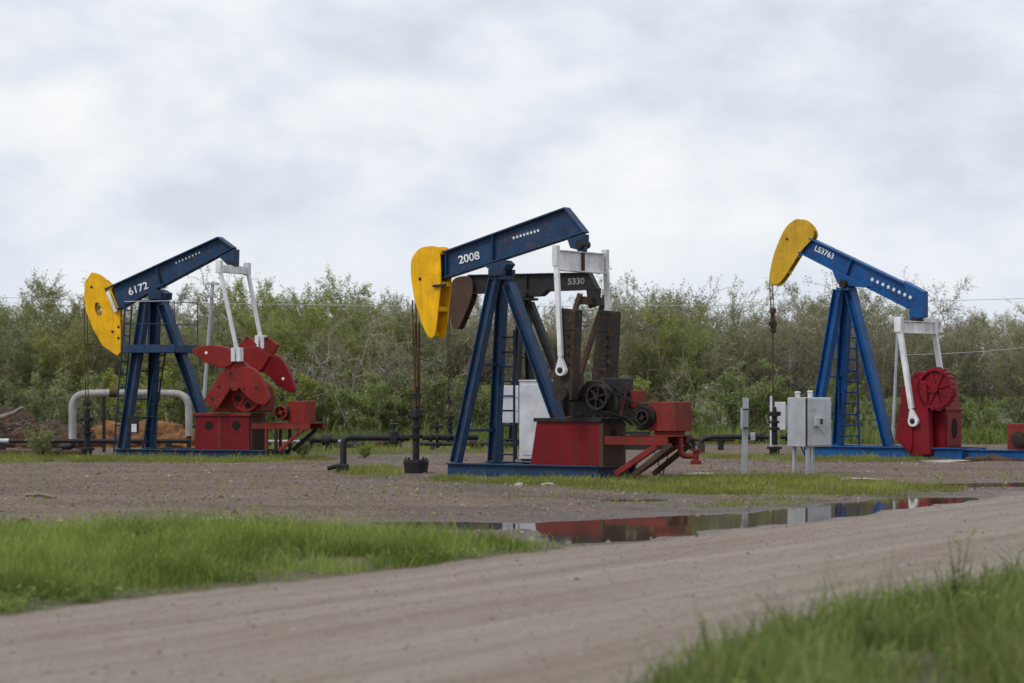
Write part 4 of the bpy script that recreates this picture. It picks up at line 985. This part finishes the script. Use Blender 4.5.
# pipe loop behind the left unit
d = 70.0; r = tag(empty('expansion_pipe', (at(128, 440, d).x, d, 0)), 'lagged grey pipe loop arching behind the 6172 pumpjack', 'pipe')
x0 = r.location.x
def lp(px, py, dy=0): q = at(px, py, d+dy); return (q.x-x0, dy, q.z)
za = lp(72, 396)[2]
MB().tube(arc_path([lp(72.5, 440), lp(72.5, 394), lp(110, 393)], .42, 8), .112, 14).build('lagged_pipe', 'insulation', r)
MB().tube([lp(110, 393), lp(118, 393)], .125, 14).build('pipe_collar', 'rust_brown', r)
MB().tube([lp(118, 393), lp(150, 393)], .10, 14).build('lagged_pipe', 'insulation', r)
MB().tube([lp(150, 393), lp(156, 393)], .12, 14).build('pipe_collar', 'rust_brown', r)
MB().tube(arc_path([lp(156, 393), lp(188.5, 394), lp(189, 436)], .42, 8), .105, 14).build('lagged_pipe', 'insulation', r)
MB().tube(arc_path([lp(72.5, 440), lp(72.5, 446), lp(60, 447.5)], .1), .10, 12).build('pipe_foot', 'black_steel', r)
MB().bar(lp(104, 396), lp(104, 456), .09, .09, (1, 0, 0)).build('pipe_support', 'black_steel', r)
MB().bar(lp(189, 436), lp(189, 456), .12, .12, (1, 0, 0)).build('pipe_foot', 'black_steel', r)

def ground_pipe(label, pxa, pxb, row, d, rad, mat, sup=3, segs=()):
    a = at(pxa, row, d); b = at(pxb, row, d)
    r = tag(empty('flow_pipe', (a.x, d, 0)), label, 'pipe'); L_ = b.x-a.x
    MB().tube([(0, 0, a.z), (L_, 0, a.z)], rad, 10).build('pipe', mat, r)
    for k_ in range(sup):
        x_ = L_*(k_+.5)/sup; MB().box((x_-.08, -.1, -.03), (x_+.08, .1, a.z-rad+.01)).build('sleeper', 'black_steel', r)
    for p0, p1, m_, rr_ in segs:
        MB().tube([((p0-pxa)/F*d, 0, a.z), ((p1-pxa)/F*d, 0, a.z)], rr_, 10).build('sleeve', m_, r)
    return r
ground_pipe('long black pipe with a silver sleeve on low sleepers past the brush heap', -60, 190, 441, 69, .062, 'black_steel', 6, [(-60, 9, 'galvanised', .075)])
ground_pipe('brownish flow pipe lying low in front of the 6172 wellhead', -60, 82, 452.5, 66.3, .075, 'rust_brown', 4, [(56, 62, 'black_steel', .11)])
ground_pipe('thin grey pipe lying between the skid and posts of the 6172 pumpjack', 118, 196, 454.5, 66.6, .05, 'galvanised', 3, [(152, 162, 'navy_dull', .09)])
ground_pipe('pale pipe run behind the 6172 motor deck', 258, 345, 441.5, 74, .05, 'galvanised', 4)
ground_pipe('thick black pipe lying on the gravel beside the 2008 wellhead', 352, 402, 443.0, 75.5, .13, 'black_steel', 2, [(366, 384, 'rust_brown', .14)])
ground_pipe('long dark pipe lying across the field behind the 6172 motor', 296, 360, 445.5, 74.5, .09, 'black_steel', 3)
ground_pipe('slim dark pipe crossing behind the motor of the 2008 pumpjack', 620, 700, 445, 78, .06, 'black_steel', 3)

ground_pipe('dark valve manifold pipe lying between the 6172 motor and the elbow of the flow line', 300, 338, 440, 70.5, .08, 'black_steel', 2, [(308, 313, 'dark_oily', .15), (322, 330, 'dark_oily', .17)])
ground_pipe('rusty pipe with a flanged valve lying beyond the exhaust of the 2008 motor deck', 650, 735, 439.5, 72, .06, 'rust_brown', 3, [(676, 680, 'black_steel', .14), (684, 692, 'black_steel', .17), (720, 724, 'black_steel', .13)])
ground_pipe('low dark pipe along the grass between the 2008 wellhead and the tall white cabinet', 420, 518, 444, 72.5, .06, 'black_steel', 4, [(436, 440, 'dark_oily', .12), (470, 478, 'dark_oily', .14)])
# heaps, logs, stones
def lump(name, label, cat, center, size, mat, seed=0, flat=False, group=None, res=3, parent=None, rough=1.0):
    bm = bmesh.new(); bmesh.ops.create_icosphere(bm, subdivisions=res, radius=1)
    rg = random.Random(seed); off = [rg.uniform(-9, 9) for _ in range(3)]
    from mathutils import noise as mn
    for v in bm.verts:
        q = v.co.copy(); n_ = mn.fractal(q*1.4+Vector(off), 1, 2, 4)
        q *= 1+.28*n_*rough; q += q.normalized()*.10*rough*mn.fractal(q*5+Vector(off), .8, 2, 3)
        v.co = Vector((q.x*size[0], q.y*size[1], q.z*size[2]))
    me = bpy.data.meshes.new(name); bm.to_mesh(me); bm.free(); me.materials.append(MATS[mat])
    for p_ in me.polygons: p_.use_smooth = not flat
    o = bpy.data.objects.new(name, me); link(o, parent); o.location = center
    if label: tag(o, label, cat, group)
    return o
g = G('soil_orange'); c = g.coord()
cc = g.mix(g.ramp(g.noise(c, 3, 6, .65), .35, .65), (.12, .06, .03), (.30, .14, .055)); cc = g.mix(g.ramp(g.noise(c, 9, 5, .7), .55, .7), cc, (.06, .05, .03))
g.out(g.principled(cc, .95, g.bump(g.noise(c, 9, 6, .7), .9, .08), 0, .2))
g = G('brush_dark'); c = g.coord()
cc = g.mix(g.ramp(g.noise(c, 5, 6, .7), .35, .62), (.045, .033, .024), (.12, .085, .06)); cc = g.mix(g.ramp(g.noise(c, 2, 4, .6), .55, .68), cc, (.17, .075, .035))
g.out(g.principled(cc, .95, g.bump(g.noise(c, 10, 6, .75), 1, .1), 0, .2))
q = at(150, 445, 76); lump('soil_mound', 'orange earth mound behind the legs of the 6172 pumpjack', 'mound', (q.x, 76, -.05), (1.9, .8, .75), 'soil_orange', 3, res=5, rough=1.7)
q = at(185, 447, 74.5); lump('soil_mound', 'low orange spoil heap at the foot of the lagged pipe loop', 'mound', (q.x, 74.5, -.05), (1.0, .6, .5), 'soil_orange', 8, res=5, rough=1.7)
bh = lump('brush_heap', 'dark heap of dead brush and soil beside the pale log', 'heap', (at(20, 442, 76).x, 76, -.05), (1.9, 1.0, .95), 'brush_dark', 5, res=5, rough=1.6)
bh2 = lump('brush_heap', 'low brown heap of dead sticks beside the pipe loop', 'heap', (at(62, 445, 74).x, 74, -.05), (1.1, .7, .6), 'brush_dark', 11, res=5, rough=1.6)
for hp, nst, sp in ((bh, 60, (1.9, .8, .9)), (bh2, 36, (1.1, .6, .55))):
    rg = random.Random(nst)
    for i in range(nst):
        a = rg.uniform(0, 6.28); rr_ = math.sqrt(rg.random())
        p0 = Vector((math.cos(a)*rr_*sp[0], math.sin(a)*rr_*sp[1]-.25, sp[2]*math.sqrt(max(0, 1-rr_*rr_))*.95))
        dv = Vector((rg.uniform(-1, 1), rg.uniform(-.5, .5), rg.uniform(-.25, .45))).normalized()*rg.uniform(.3, .8)
        MB().tube([p0-dv*.5, p0+Vector((0, 0, rg.uniform(-.03, .05))), p0+dv*.5], [.018, .014, .007], 4, False).build('stick', 'dead_wood' if i % 3 else 'rust_brown', hp)
tag(MB().tube([at(-30, 424, 74.5), at(2, 417, 74.3), at(14, 413, 74.2), at(23, 407, 74.1)], [.09, .08, .07, .05], 8).build('log', 'dead_wood'), 'pale bent log resting on the dark brush heap', 'log')
q = gp(990, 461); bh3 = lump('brush_heap', 'low brown heap of dry grass below the tail rails of the LS3763 pumpjack', 'heap', (q.x, q.y, -.03), (.75, .35, .18), 'brush_dark', 21)
for i, (px, py, sx_, sy_, sz_, lab) in enumerate(((218, 521.5, .36, .20, .07, 'pale flat concrete slab lying behind the tall grass verge'), (700, 474.5, .42, .25, .05, 'pale flat concrete slab between the bracket post and the motor'),
        (858, 479.5, .55, .25, .05, 'pale flat concrete slab beside the grey control cabinet'), (548, 485, .16, .12, .05, 'small pale flat stone on the gravel before the red stand'),
        (945, 462, .8, .3, .07, 'pale flat slab at the foot of the dark red cranks'))):
    q = gp(px, py); lump('concrete_slab', lab, 'slab', (q.x, q.y, -.005), (sx_, sy_, sz_), 'concrete', 30+i, True, None, 2)
q = gp(769, 491.5); lump('rock', 'brown rock in the grass by the puddle', 'rock', (q.x, q.y, .02), (.17, .12, .09), 'stone_brown', 40, True, None, 2)
q = gp(519, 486.5); lump('rock', 'small pale rock on the gravel before the 2008 skid', 'rock', (q.x, q.y, .02), (.09, .07, .06), 'concrete', 41, True, None, 2)
q = gp(870, 632.5); lump('rock', 'flat pale rock at the edge of the tall roadside grass', 'rock', (q.x, q.y, .05), (.12, .06, .035), 'concrete', 42, True, None, 2)
q = gp(24, 526); lump('rock', 'dark brown rock beside the small puddle behind the verge', 'rock', (q.x, q.y, .02), (.10, .08, .09), 'brush_dark', 43, True, None, 2)
q0 = gp(26, 496.5); q1 = gp(56, 498.5)
tag(MB().tube([q0+Vector((0, 0, .03)), (q0+q1)/2+Vector((0, .05, .05)), q1+Vector((0, 0, .02))], [.03, .035, .02], 6).build('stick', 'dead_wood'), 'short dark stick lying on the open gravel', 'stick')

# ------------------------------------------------------------------ vegetation materials
def leaf_mat(name, a, b, trans=.35, objvar=True):
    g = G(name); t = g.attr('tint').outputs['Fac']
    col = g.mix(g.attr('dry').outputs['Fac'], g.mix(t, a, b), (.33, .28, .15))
    if objvar:
        oi = g.n('ShaderNodeObjectInfo').outputs['Random']
        h = g.n('ShaderNodeHueSaturation'); g.put(h.inputs['Color'], col); g.put(h.inputs['Hue'], g.ramp(oi, 0, 1, .475, .515))
        g.put(h.inputs['Value'], g.ramp(g.math('FRACT', g.math('MULTIPLY', oi, 7.3)), 0, 1, .8, 1.2)); g.put(h.inputs['Saturation'], g.ramp(g.math('FRACT', g.math('MULTIPLY', oi, 3.7)), 0, 1, .75, 1.1)); col = h.outputs[0]
    d = g.n('ShaderNodeBsdfDiffuse'); g.put(d.inputs['Color'], col); tr = g.n('ShaderNodeBsdfTranslucent'); g.put(tr.inputs['Color'], col)
    m = g.n('ShaderNodeMixShader'); m.inputs[0].default_value = trans; g.put(m.inputs[1], d.outputs[0]); g.put(m.inputs[2], tr.outputs[0]); return g.out(m.outputs[0])
leaf_mat('leaf_green', (.175, .20, .058), (.335, .375, .125), .45)
leaf_mat('leaf_olive', (.185, .188, .082), (.33, .335, .15), .45)
leaf_mat('leaf_fresh', (.145, .185, .045), (.30, .36, .105), .45)
leaf_mat('leaf_weed', (.10, .15, .04), (.27, .34, .12), .35, False)
leaf_mat('grass_verge', (.115, .165, .032), (.365, .44, .12), .42, False)
leaf_mat('grass_front', (.085, .12, .034), (.265, .325, .10), .42, False)
leaf_mat('grass_field', (.17, .185, .048), (.33, .36, .10), .42, False)
g = G('bark'); c = g.coord(); oi = g.n('ShaderNodeObjectInfo').outputs['Random']
bc_ = g.mix(oi, (.28, .24, .20), (.42, .38, .335)); g.out(g.principled(g.mix(g.ramp(g.noise(c, 6, 4), .4, .65), bc_, (.18, .148, .12)), .95, None, 0, .2))
g = G('bark_pale'); c = g.coord(); g.out(g.principled(g.mix(g.ramp(g.noise(c, 6, 4), .4, .65), (.30, .27, .24), (.18, .155, .13)), .95, None, 0, .2))

# ------------------------------------------------------------------ trees
def unit(v): return v/ (np.linalg.norm(v)+1e-9)
class TreeGen:
    def __init__(s, seed): s.r = np.random.default_rng(seed); s.V = []; s.Fc = []; s.nv = 0; s.leafpos = []
    def limb(s, p, d, ln, r0, r1, segs, wander, lift):
        pts = [p]; d = unit(d)
        for i in range(segs):
            d = unit(d+s.r.normal(0, wander, 3)+np.array([0, 0, lift])); p = p+d*ln/segs; pts.append(p)
        pts = np.array(pts); k = len(pts); rad = np.linspace(r0, r1, k)
        dd = unit(pts[-1]-pts[0]); a = unit(np.cross(dd, [.3, .9, .2])); b = np.cross(dd, a)
        ring = np.array([a, -.5*a+.866*b, -.5*a-.866*b])
        V = (pts[:, None, :]+ring[None]*rad[:, None, None]).reshape(-1, 3); f = []
        for i in range(k-1):
            for j in range(3): j2 = (j+1) % 3; f.append((i*3+j, i*3+j2, (i+1)*3+j2, (i+1)*3+j))
        s.V.append(V); s.Fc.append(np.array(f)+s.nv); s.nv += len(V); return pts
    def grow(s, H, stems, spread, nb, nt, ntw, leaves, leafsize, bare_low=.25, top_bias=0.0, r0=.06):
        r = s.r; tips = []
        for i in range(stems):
            az = 6.283*(i+r.random())/stems; out = np.array([math.cos(az), math.sin(az), 0])
            P = s.limb(out*r.uniform(.03, .22), unit(out*spread*r.uniform(.3, 1)+np.array([0, 0, 1])), H*r.uniform(.72, 1.0), r0*r.uniform(.6, 1.1), .012, 9, .11, .05)
            for j in range(nb):
                t = bare_low+(1-bare_low)*((j+r.random())/nb); k = t*(len(P)-1); q = P[int(k)]+(P[min(int(k)+1, len(P)-1)]-P[int(k)])*(k-int(k))
                a2 = r.uniform(0, 6.283); o2 = np.array([math.cos(a2), math.sin(a2), r.uniform(.15, 1.0)])
                B = s.limb(q, o2+out*.4, H*r.uniform(.16, .34)*(1.15-.55*t), .022, .006, 5, .2, .08)
                for m in range(nt):
                    q2 = B[r.integers(1, 6)]; T = s.limb(q2, (B[-1]-B[0])*.9+r.normal(0, .42, 3), H*r.uniform(.06, .13), .009, .004, 3, .22, .06); tips.append(T)
                    for w_ in range(ntw):
                        q3 = T[r.integers(1, 4)]; W = s.limb(q3, (T[-1]-T[0])+r.normal(0, .2, 3), H*r.uniform(.03, .065), .006, .003, 2, .2, .05); tips.append(W)
        tp = np.concatenate(tips); n = leaves
        idx = r.integers(0, len(tp), n); pos = tp[idx]+r.normal(0, .055, (n, 3))
        zz = pos[:, 2]; keep = r.random(n) < np.clip(.35+top_bias*(zz/H-.3)+.5, .1, 1); pos = pos[keep]; n = len(pos)
        d = r.normal(0, 1, (n, 3)); d[:, 2] *= .6; d /= np.linalg.norm(d, axis=1)[:, None]; e_ = np.cross(d, r.normal(0, 1, (n, 3))); e_ /= np.linalg.norm(e_, axis=1)[:, None]
        L_ = leafsize*r.uniform(.6, 1.3, n)[:, None]; W_ = L_*.42
        LV_ = np.stack([pos-d*L_*.5, pos+e_*W_*.5, pos+d*L_*.5, pos-e_*W_*.5], 1).reshape(-1, 3)
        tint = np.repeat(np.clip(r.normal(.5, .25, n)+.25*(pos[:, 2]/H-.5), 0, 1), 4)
        return LV_, np.arange(n*4).reshape(-1, 4), tint
VAR = []
def variant(seed, name, leafm, barkm, **kw):
    tg = TreeGen(seed); LV_, LF, tint = tg.grow(**kw)
    tr = quick_mesh('trunk', np.concatenate(tg.V), np.concatenate(tg.Fc), barkm)
    cr_ = quick_mesh('crown', LV_, LF, leafm, None, {'tint': tint})
    COL.objects.unlink(tr); COL.objects.unlink(cr_); VAR.append((tr.data, cr_.data, name)); return len(VAR)-1
GREEN = [variant(100+i, 'scrub_tree', 'leaf_green', 'bark', H=6.0, stems=5, spread=.42, nb=9, nt=7, ntw=5, leaves=23000, leafsize=.09) for i in range(4)]
OLIVE = [variant(200+i, 'scrub_tree', 'leaf_olive', 'bark', H=5.8, stems=6, spread=.48, nb=10, nt=8, ntw=5, leaves=16000, leafsize=.082) for i in range(4)]
AIRY = [variant(300+i, 'airy_tree', 'leaf_olive', 'bark', H=6.4, stems=4, spread=.45, nb=7, nt=6, ntw=5, leaves=4200, leafsize=.10, bare_low=.35) for i in range(3)]
FAN = variant(400, 'airy_tree', 'leaf_green', 'bark', H=6.6, stems=8, spread=.40, nb=9, nt=5, ntw=5, leaves=9000, leafsize=.11, bare_low=.35)
SHRUB = [variant(500+i, 'shrub', 'leaf_fresh', 'bark', H=2.4, stems=9, spread=.75, nb=5, nt=4, ntw=3, leaves=7000, leafsize=.10, bare_low=.12, r0=.025) for i in range(3)]
DEAD = [variant(600+i, 'bare_tree', 'leaf_olive', 'bark_pale', H=3.6, stems=4, spread=.3, nb=6, nt=4, ntw=3, leaves=900, leafsize=.08, bare_low=.4, r0=.042) for i in range(3)]
LAB = {}
def plant(vi, x, y, sc, rz, label, cat, group, sz=1.0):
    t, cwn, nm = VAR[vi]
    r = tag(empty(nm, (x, y, -.05), rz), label, cat, group); r.scale = (sc, sc, sc*sz)
    link(bpy.data.objects.new('trunk', t), r); link(bpy.data.objects.new('crown', cwn), r); return r
rg = random.Random(11)
G_G = 'green scrub trees of the thicket'; G_O = 'brownish scrub trees of the thicket'; G_S = 'shrubs along the front of the thicket'
def px_of(x, y): return 512+F*x/y
ZONES = ((84, 'beyond the brush heaps'), (310, 'behind the platformed pumpjack'), (408, 'between the platformed and black cranked pumpjacks'), (695, 'behind the black cranked pumpjack'),
         (768, 'between the black cranked and LS3763 pumpjacks'), (962, 'behind the LS3763 pumpjack'), (1e9, 'past the tail of the LS3763 pumpjack'))
def zone(px): return next(t for lim, t in ZONES if px < lim)
def thicket(y, x0, x1, step, hs, jy):
    x = x0
    while x < x1:
        xx = x+rg.uniform(-.35, .35)*step; yy = y+rg.uniform(-jy, jy); px = px_of(xx, yy)
        gp_ = .85 if px < 410 else .35 if px < 620 else .28
        sc = rg.uniform(*hs)*(.96 if px < 410 else .93 if px < 900 else .86)
        if rg.random() < gp_: plant(rg.choice(GREEN), xx, yy, sc, rg.uniform(0, 6.28), 'leafy green scrub tree '+zone(px), 'tree', 'green scrub trees '+zone(px))
        else: plant(rg.choice(OLIVE), xx, yy, sc, rg.uniform(0, 6.28), 'twiggy olive brown scrub tree '+zone(px), 'tree', 'brown scrub trees '+zone(px))
        x += step
thicket(90.5, -25, 27, 1.75, (.74, .92), .8)
thicket(94, -26, 28, 1.7, (.84, .98), .9)
thicket(98, -27, 29, 1.9, (.90, 1.02), 1)
thicket(103, -28, 31, 2.2, (.92, 1.04), 1.2)
# tall airy crowns that stand above the mass
for px, top, vi, lab in ((20, 268, GREEN[1], 'tall green tree rising above the thicket beyond the pale log'), (200, 263, AIRY[0], 'thin crowned tree rising behind the 6172 beam'),
        (648, 262, FAN, 'tall fan shaped tree with feathery crown beside the 2008 counterweights'), (735, 272, AIRY[1], 'airy round crowned tree beside the LS3763 horsehead'), (632, 272, FAN, 'feathery tree half hidden by the white equalizer of the 2008 pumpjack'),
        (800, 270, AIRY[2], 'bare twiggy tree below the raised yellow horsehead'), (858, 268, AIRY[0], 'bare twiggy tree behind the saddle of the LS3763 beam'), (905, 264, AIRY[1], 'open twiggy tree behind the tail of the LS3763 beam'),
        (935, 274, AIRY[2], 'sparse twiggy tree beyond the LS3763 equalizer'), (340, 268, GREEN[2], 'tall green tree between the 6172 and 2008 pumpjacks'), (300, 272, GREEN[0], 'rounded green tree beside the 6172 pitman arms'),
        (690, 272, AIRY[0], 'open crowned tree beside the feathery fan shaped tree')):
    y = 100+rg.uniform(-1, 1); H = CH+(HZ-top)/F*y; h0 = max(v.co.z for v in VAR[vi][0].vertices)
    plant(vi, (px-512)/F*y, y, H/h0, rg.uniform(0, 6.28), lab, 'tree', None)
# shrubs along the edge, bare pale trunks
x = -22.0
while x < 24:
    y = 86+rg.uniform(-1.4, 1.4); px = px_of(x, y); lo = .55 if px < 420 else .65
    sc = rg.uniform(lo, lo+.65); plant(rg.choice(SHRUB), x, y, sc, rg.uniform(0, 6.28), 'low fresh green shrub '+zone(px), 'shrub', 'edge shrubs '+zone(px)); x += rg.uniform(.9, 1.7)
for px, y, sc in ((322, 87, 1.1), (338, 86, 1.0), (352, 86.5, 1.25), (368, 87, 1.0), (384, 86, 1.05), (398, 87, .9), (310, 88, 1.0), (445, 87, .9), (700, 88, .8), (285, 87, .9)):
    plant(rg.choice(DEAD), (px-512)/F*y, y, sc, rg.uniform(0, 6.28), 'pale bare dead tree '+zone(px), 'tree', 'bare pale trees '+zone(px))
for px, py, sc, lab in ((41, 458, .40, 'small bright green bush in front of the low brown pipe'), (235*1.0+130, 458, .22, 'small green weed clump beside the 2008 wellhead'), (302, 458, .25, 'small green weed clump by the 6172 skid end')):
    q = gp(px, py); plant(SHRUB[0], q.x, q.y, sc, 1.0, lab, 'bush', None)

# ------------------------------------------------------------------ grass and pebbles
def blades(name, label, polys, mat, seed, wd=.009):
    r = np.random.default_rng(seed); VV = []; FF = []; TT = []; DD = []; nv = 0
    for poly, dens, hgt, clump in polys:
        P = np.array([(q.x, q.y) for q in poly]); x0, y0 = P.min(0); x1, y1 = P.max(0)
        n = int((x1-x0)*(y1-y0)*dens); x = r.uniform(x0, x1, n); y = r.uniform(y0, y1, n)
        s_ = poly_sd(poly, x, y); cl = fbm(x, y, 1.4, seed+3, 3)
        keep = (s_+(cl-.5)*.9 > r.uniform(-.05, .35, n)) & (r.random(n) < np.clip((cl-.5)*clump+.65, .04, 1)); x, y, cl, s_ = x[keep], y[keep], cl[keep], s_[keep]; n = len(x)
        z = ground_z(x, y)-.005; ok = z > WL+.004; x, y, z, cl, s_ = x[ok], y[ok], z[ok], cl[ok], s_[ok]; n = len(x)
        lo_ = fbm(x, y, .55, seed+17, 2); h = hgt*r.gamma(4, 1/4., n)*(.30+1.0*cl+.55*lo_)*np.clip(.5+s_*.6, .42, 1); az = r.uniform(0, 6.283, n); ln = h*r.uniform(.1, 1.1, n); fa = r.uniform(0, 6.283, n); w_ = wd*r.uniform(.6, 1.5, n)
        dx, dy = np.cos(az), np.sin(az); ex, ey = np.cos(fa)*w_*.5, np.sin(fa)*w_*.5
        b = np.stack([x, y, z], 1); mid_ = np.stack([x+dx*ln*.3, y+dy*ln*.3, z+h*.6], 1); tip = np.stack([x+dx*ln, y+dy*ln, z+h], 1); e_ = np.stack([ex, ey, np.zeros(n)], 1)
        VV.append(np.stack([b-e_, b+e_, mid_+e_*.8, mid_-e_*.8, tip], 1).reshape(-1, 3)); base = nv+np.arange(n)*5
        FF.append(np.concatenate([np.stack([base, base+1, base+2], 1), np.stack([base, base+2, base+3], 1), np.stack([base+3, base+2, base+4], 1)]))
        DD.append(np.repeat((r.random(n) < .035+.14*np.clip(fbm(x, y, .9, seed+29, 3)-.5, 0, 1)).astype(float)*r.uniform(.5, 1, n), 5)); TT.append(np.repeat(np.clip(r.normal(.42, .24, n)+(fbm(x, y, 1.1, seed+9, 4)-.5)*1.7, 0, 1), 5)); nv += n*5
    o = quick_mesh(name, np.concatenate(VV), np.concatenate(FF), mat, None, {'tint': np.concatenate(TT), 'dry': np.concatenate(DD)})
    return tag(o, label, 'grass', None, 'stuff')
blades('verge_grass', 'lush green grass verge between the road and the gravel field', [(VERGE, 2000, .125, 3.0), (gpoly([(-160,526),(200,524),(420,532),(520,540),(590,544),(560,553),(380,572),(0,618),(-160,640)]), 130, .12, 6)], 'grass_verge', 1, .0085)
blades('foreground_grass', 'tall green grass on the road edge opposite the puddle', [(FRONT, 1150, .095, 7), (FRONT, 150, .20, 5), (gpoly([(560, 760), (640, 684), (760, 640), (900, 600), (1040, 575), (1300, 560), (1300, 760)]), 230, .20, 4.0), (gpoly([(480, 760), (600, 684), (760, 628), (900, 588), (1040, 562), (1300, 550), (1300, 760)]), 60, .2, 4.0)], 'grass_front', 2, .010)
blades('field_grass', 'short grass patches growing over the gravel field', [(gpoly(pp), dn*1.6, hh, 3.2) for pp, dn, hh in PATCH.values()]+[(gpoly([(-60,464),(420,482),(560,492),(700,500),(400,520),(-60,520)]), 14, .06, 9), (gpoly([(560,478),(1040,470),(1040,480),(700,512),(560,500)]), 40, .05, 8)], 'grass_field', 3, .014)
blades('thicket_grass', 'rough grass along the foot of the thicket', [([Vector((-24, 79, 0)), Vector((25, 79, 0)), Vector((26, 90, 0)), Vector((-25, 90, 0))], 120, .30, 2.5)], 'grass_front', 4, .03)
def rosettes(name, label, poly, n, h, leaf, mat, seed):
    r = np.random.default_rng(seed); P = np.array([(q.x, q.y) for q in poly]); x0, y0 = P.min(0); x1, y1 = P.max(0)
    x = r.uniform(x0, x1, n*6); y = r.uniform(y0, y1, n*6); cl = fbm(x, y, .9, seed, 3)
    k_ = (poly_sd(poly, x, y) > -.1) & (r.random(n*6) < np.clip((cl-.45)*5, .05, 1)); x, y = x[k_][:n], y[k_][:n]; n = len(x); m = 10
    z = ground_z(x, y); H = h*r.uniform(.3, 1.2, n); a = r.uniform(0, 6.283, (n, m)); t = r.uniform(.25, 1, (n, m)); L_ = leaf*r.uniform(.5, 1.3, (n, m))
    b = np.stack([x[:, None]+np.cos(a)*.25*L_, y[:, None]+np.sin(a)*.25*L_, z[:, None]+H[:, None]*t], 2)
    d = np.stack([np.cos(a), np.sin(a), r.uniform(-.3, .6, (n, m))], 2)*L_[:, :, None]; e_ = np.stack([-np.sin(a), np.cos(a), r.normal(0, .3, (n, m))], 2)*L_[:, :, None]*.25
    V_ = np.stack([b, b+d*.45+e_, b+d, b+d*.45-e_], 2).reshape(-1, 3)
    o = quick_mesh(name, V_, np.arange(len(V_)).reshape(-1, 4), mat, None, {'tint': np.repeat(np.clip(r.normal(.6, .25, n*m), 0, 1), 4)}); tag(o, label, 'weeds', None, 'stuff')
rosettes('broadleaf_weeds', 'small broad leaved weeds mixed into the roadside grass', FRONT, 1500, .16, .075, 'leaf_weed', 61)
rosettes('verge_weeds', 'small broad leaved weeds mixed into the lush verge', VERGE, 1500, .11, .05, 'leaf_weed', 62)
# taller weeds in the foreground
rw = random.Random(5)
def weed(px, py, h, lab):
    q = gp(px, py); gz = float(ground_z(np.array([q.x]), np.array([q.y]))[0]); mb = MB(); r = tag(empty('weed', (q.x, q.y, gz)), lab, 'weed', 'tall weeds at the road edge')
    st = MB(); lf = []; 
    for k_ in range(rw.randint(2, 4)):
        a = rw.uniform(0, 6.28); top = Vector((math.cos(a)*h*.2, math.sin(a)*h*.2, h*rw.uniform(.7, 1))); st.tube([(0, 0, -.01), top*.5+Vector((0, 0, h*.05)), top], [.006, .005, .002], 4, False)
        for j in range(9):
            t = rw.uniform(.2, 1); p_ = top*t; b = rw.uniform(0, 6.28); L_ = h*rw.uniform(.14, .26); dv = Vector((math.cos(b), math.sin(b), rw.uniform(.1, .8))).normalized()*L_; sd_ = dv.cross(Vector((0, 0, 1))).normalized()*L_*.13
            lf += [p_, p_+dv*.5+sd_, p_+dv, p_+dv*.5-sd_]
    st.build('stem', 'leaf_fresh', r)
    quick_mesh('leaves', np.array([tuple(v) for v in lf]), np.arange(len(lf)).reshape(-1, 4), 'grass_front', r, {'tint': np.full(len(lf), .55)})
for i in range(16):
    px = rw.uniform(700, 1024); py = 683-(px-640)*.245+rw.uniform(-4, 22)
    weed(px, py, rw.uniform(.2, .38), 'tall leafy weed sticking up from the grass at the road edge')
weed(958, 612, .62, 'tallest weed rising from the roadside grass over the road'); weed(985, 606, .42, 'tall leafy weed sticking up from the grass at the road edge')

g = G('pebble'); t = g.attr('tint').outputs['Fac']; g.out(g.principled(g.mix(t, (.085, .064, .05), (.33, .28, .235)), .9, None, 0, .3))
def pebbles(name, label, n, xr, yr, size, seed, cond):
    r = np.random.default_rng(seed); x = r.uniform(*xr, n); y = yr[0]+(yr[1]-yr[0])*r.random(n)**1.2
    k_ = cond(x, y); x, y = x[k_], y[k_]; z = ground_z(x, y); k_ = z > WL-.01; x, y, z = x[k_], y[k_], z[k_]; n = len(x)
    s_ = size*r.gamma(3, 1/3., n); O = np.array([(1, 0, 0), (0, 1, 0), (-1, 0, 0), (0, -1, 0), (0, 0, .7), (0, 0, -.5)], float)
    V_ = O[None]*(s_[:, None, None])*r.uniform(.6, 1.3, (n, 6, 1)); a = r.uniform(0, 6.28, n); ca, sa = np.cos(a)[:, None], np.sin(a)[:, None]
    vx = V_[:, :, 0]*ca-V_[:, :, 1]*sa+x[:, None]; vy = V_[:, :, 0]*sa+V_[:, :, 1]*ca+y[:, None]; vz = V_[:, :, 2]+z[:, None]+s_[:, None]*.1
    T = np.array([(0, 1, 4), (1, 2, 4), (2, 3, 4), (3, 0, 4), (1, 0, 5), (2, 1, 5), (3, 2, 5), (0, 3, 5)])
    FF = (np.arange(n)[:, None, None]*6+T[None]).reshape(-1, 3)
    tag(quick_mesh(name, np.stack([vx, vy, vz], 2).reshape(-1, 3), FF, 'pebble', None, {'tint': np.repeat(np.clip(r.normal(.4, .28, n), 0, 1), 6)}), label, 'gravel', None, 'stuff')
pebbles('field_gravel', 'loose brown gravel scattered over the well field', 42000, (-16, 19), (26, 66), .017, 1, lambda x, y: (x*RN[0]+y*RN[1] < R0-.1) & (fbm(x, y, .9, 31, 3) > .38))
pebbles('road_gravel', 'loose stones scattered on the dirt road', 26000, (-8, 14), (13.5, 50), .0075, 2, lambda x, y: (x*RN[0]+y*RN[1] > R0-.2) & (x*RN[0]+y*RN[1] < R1))
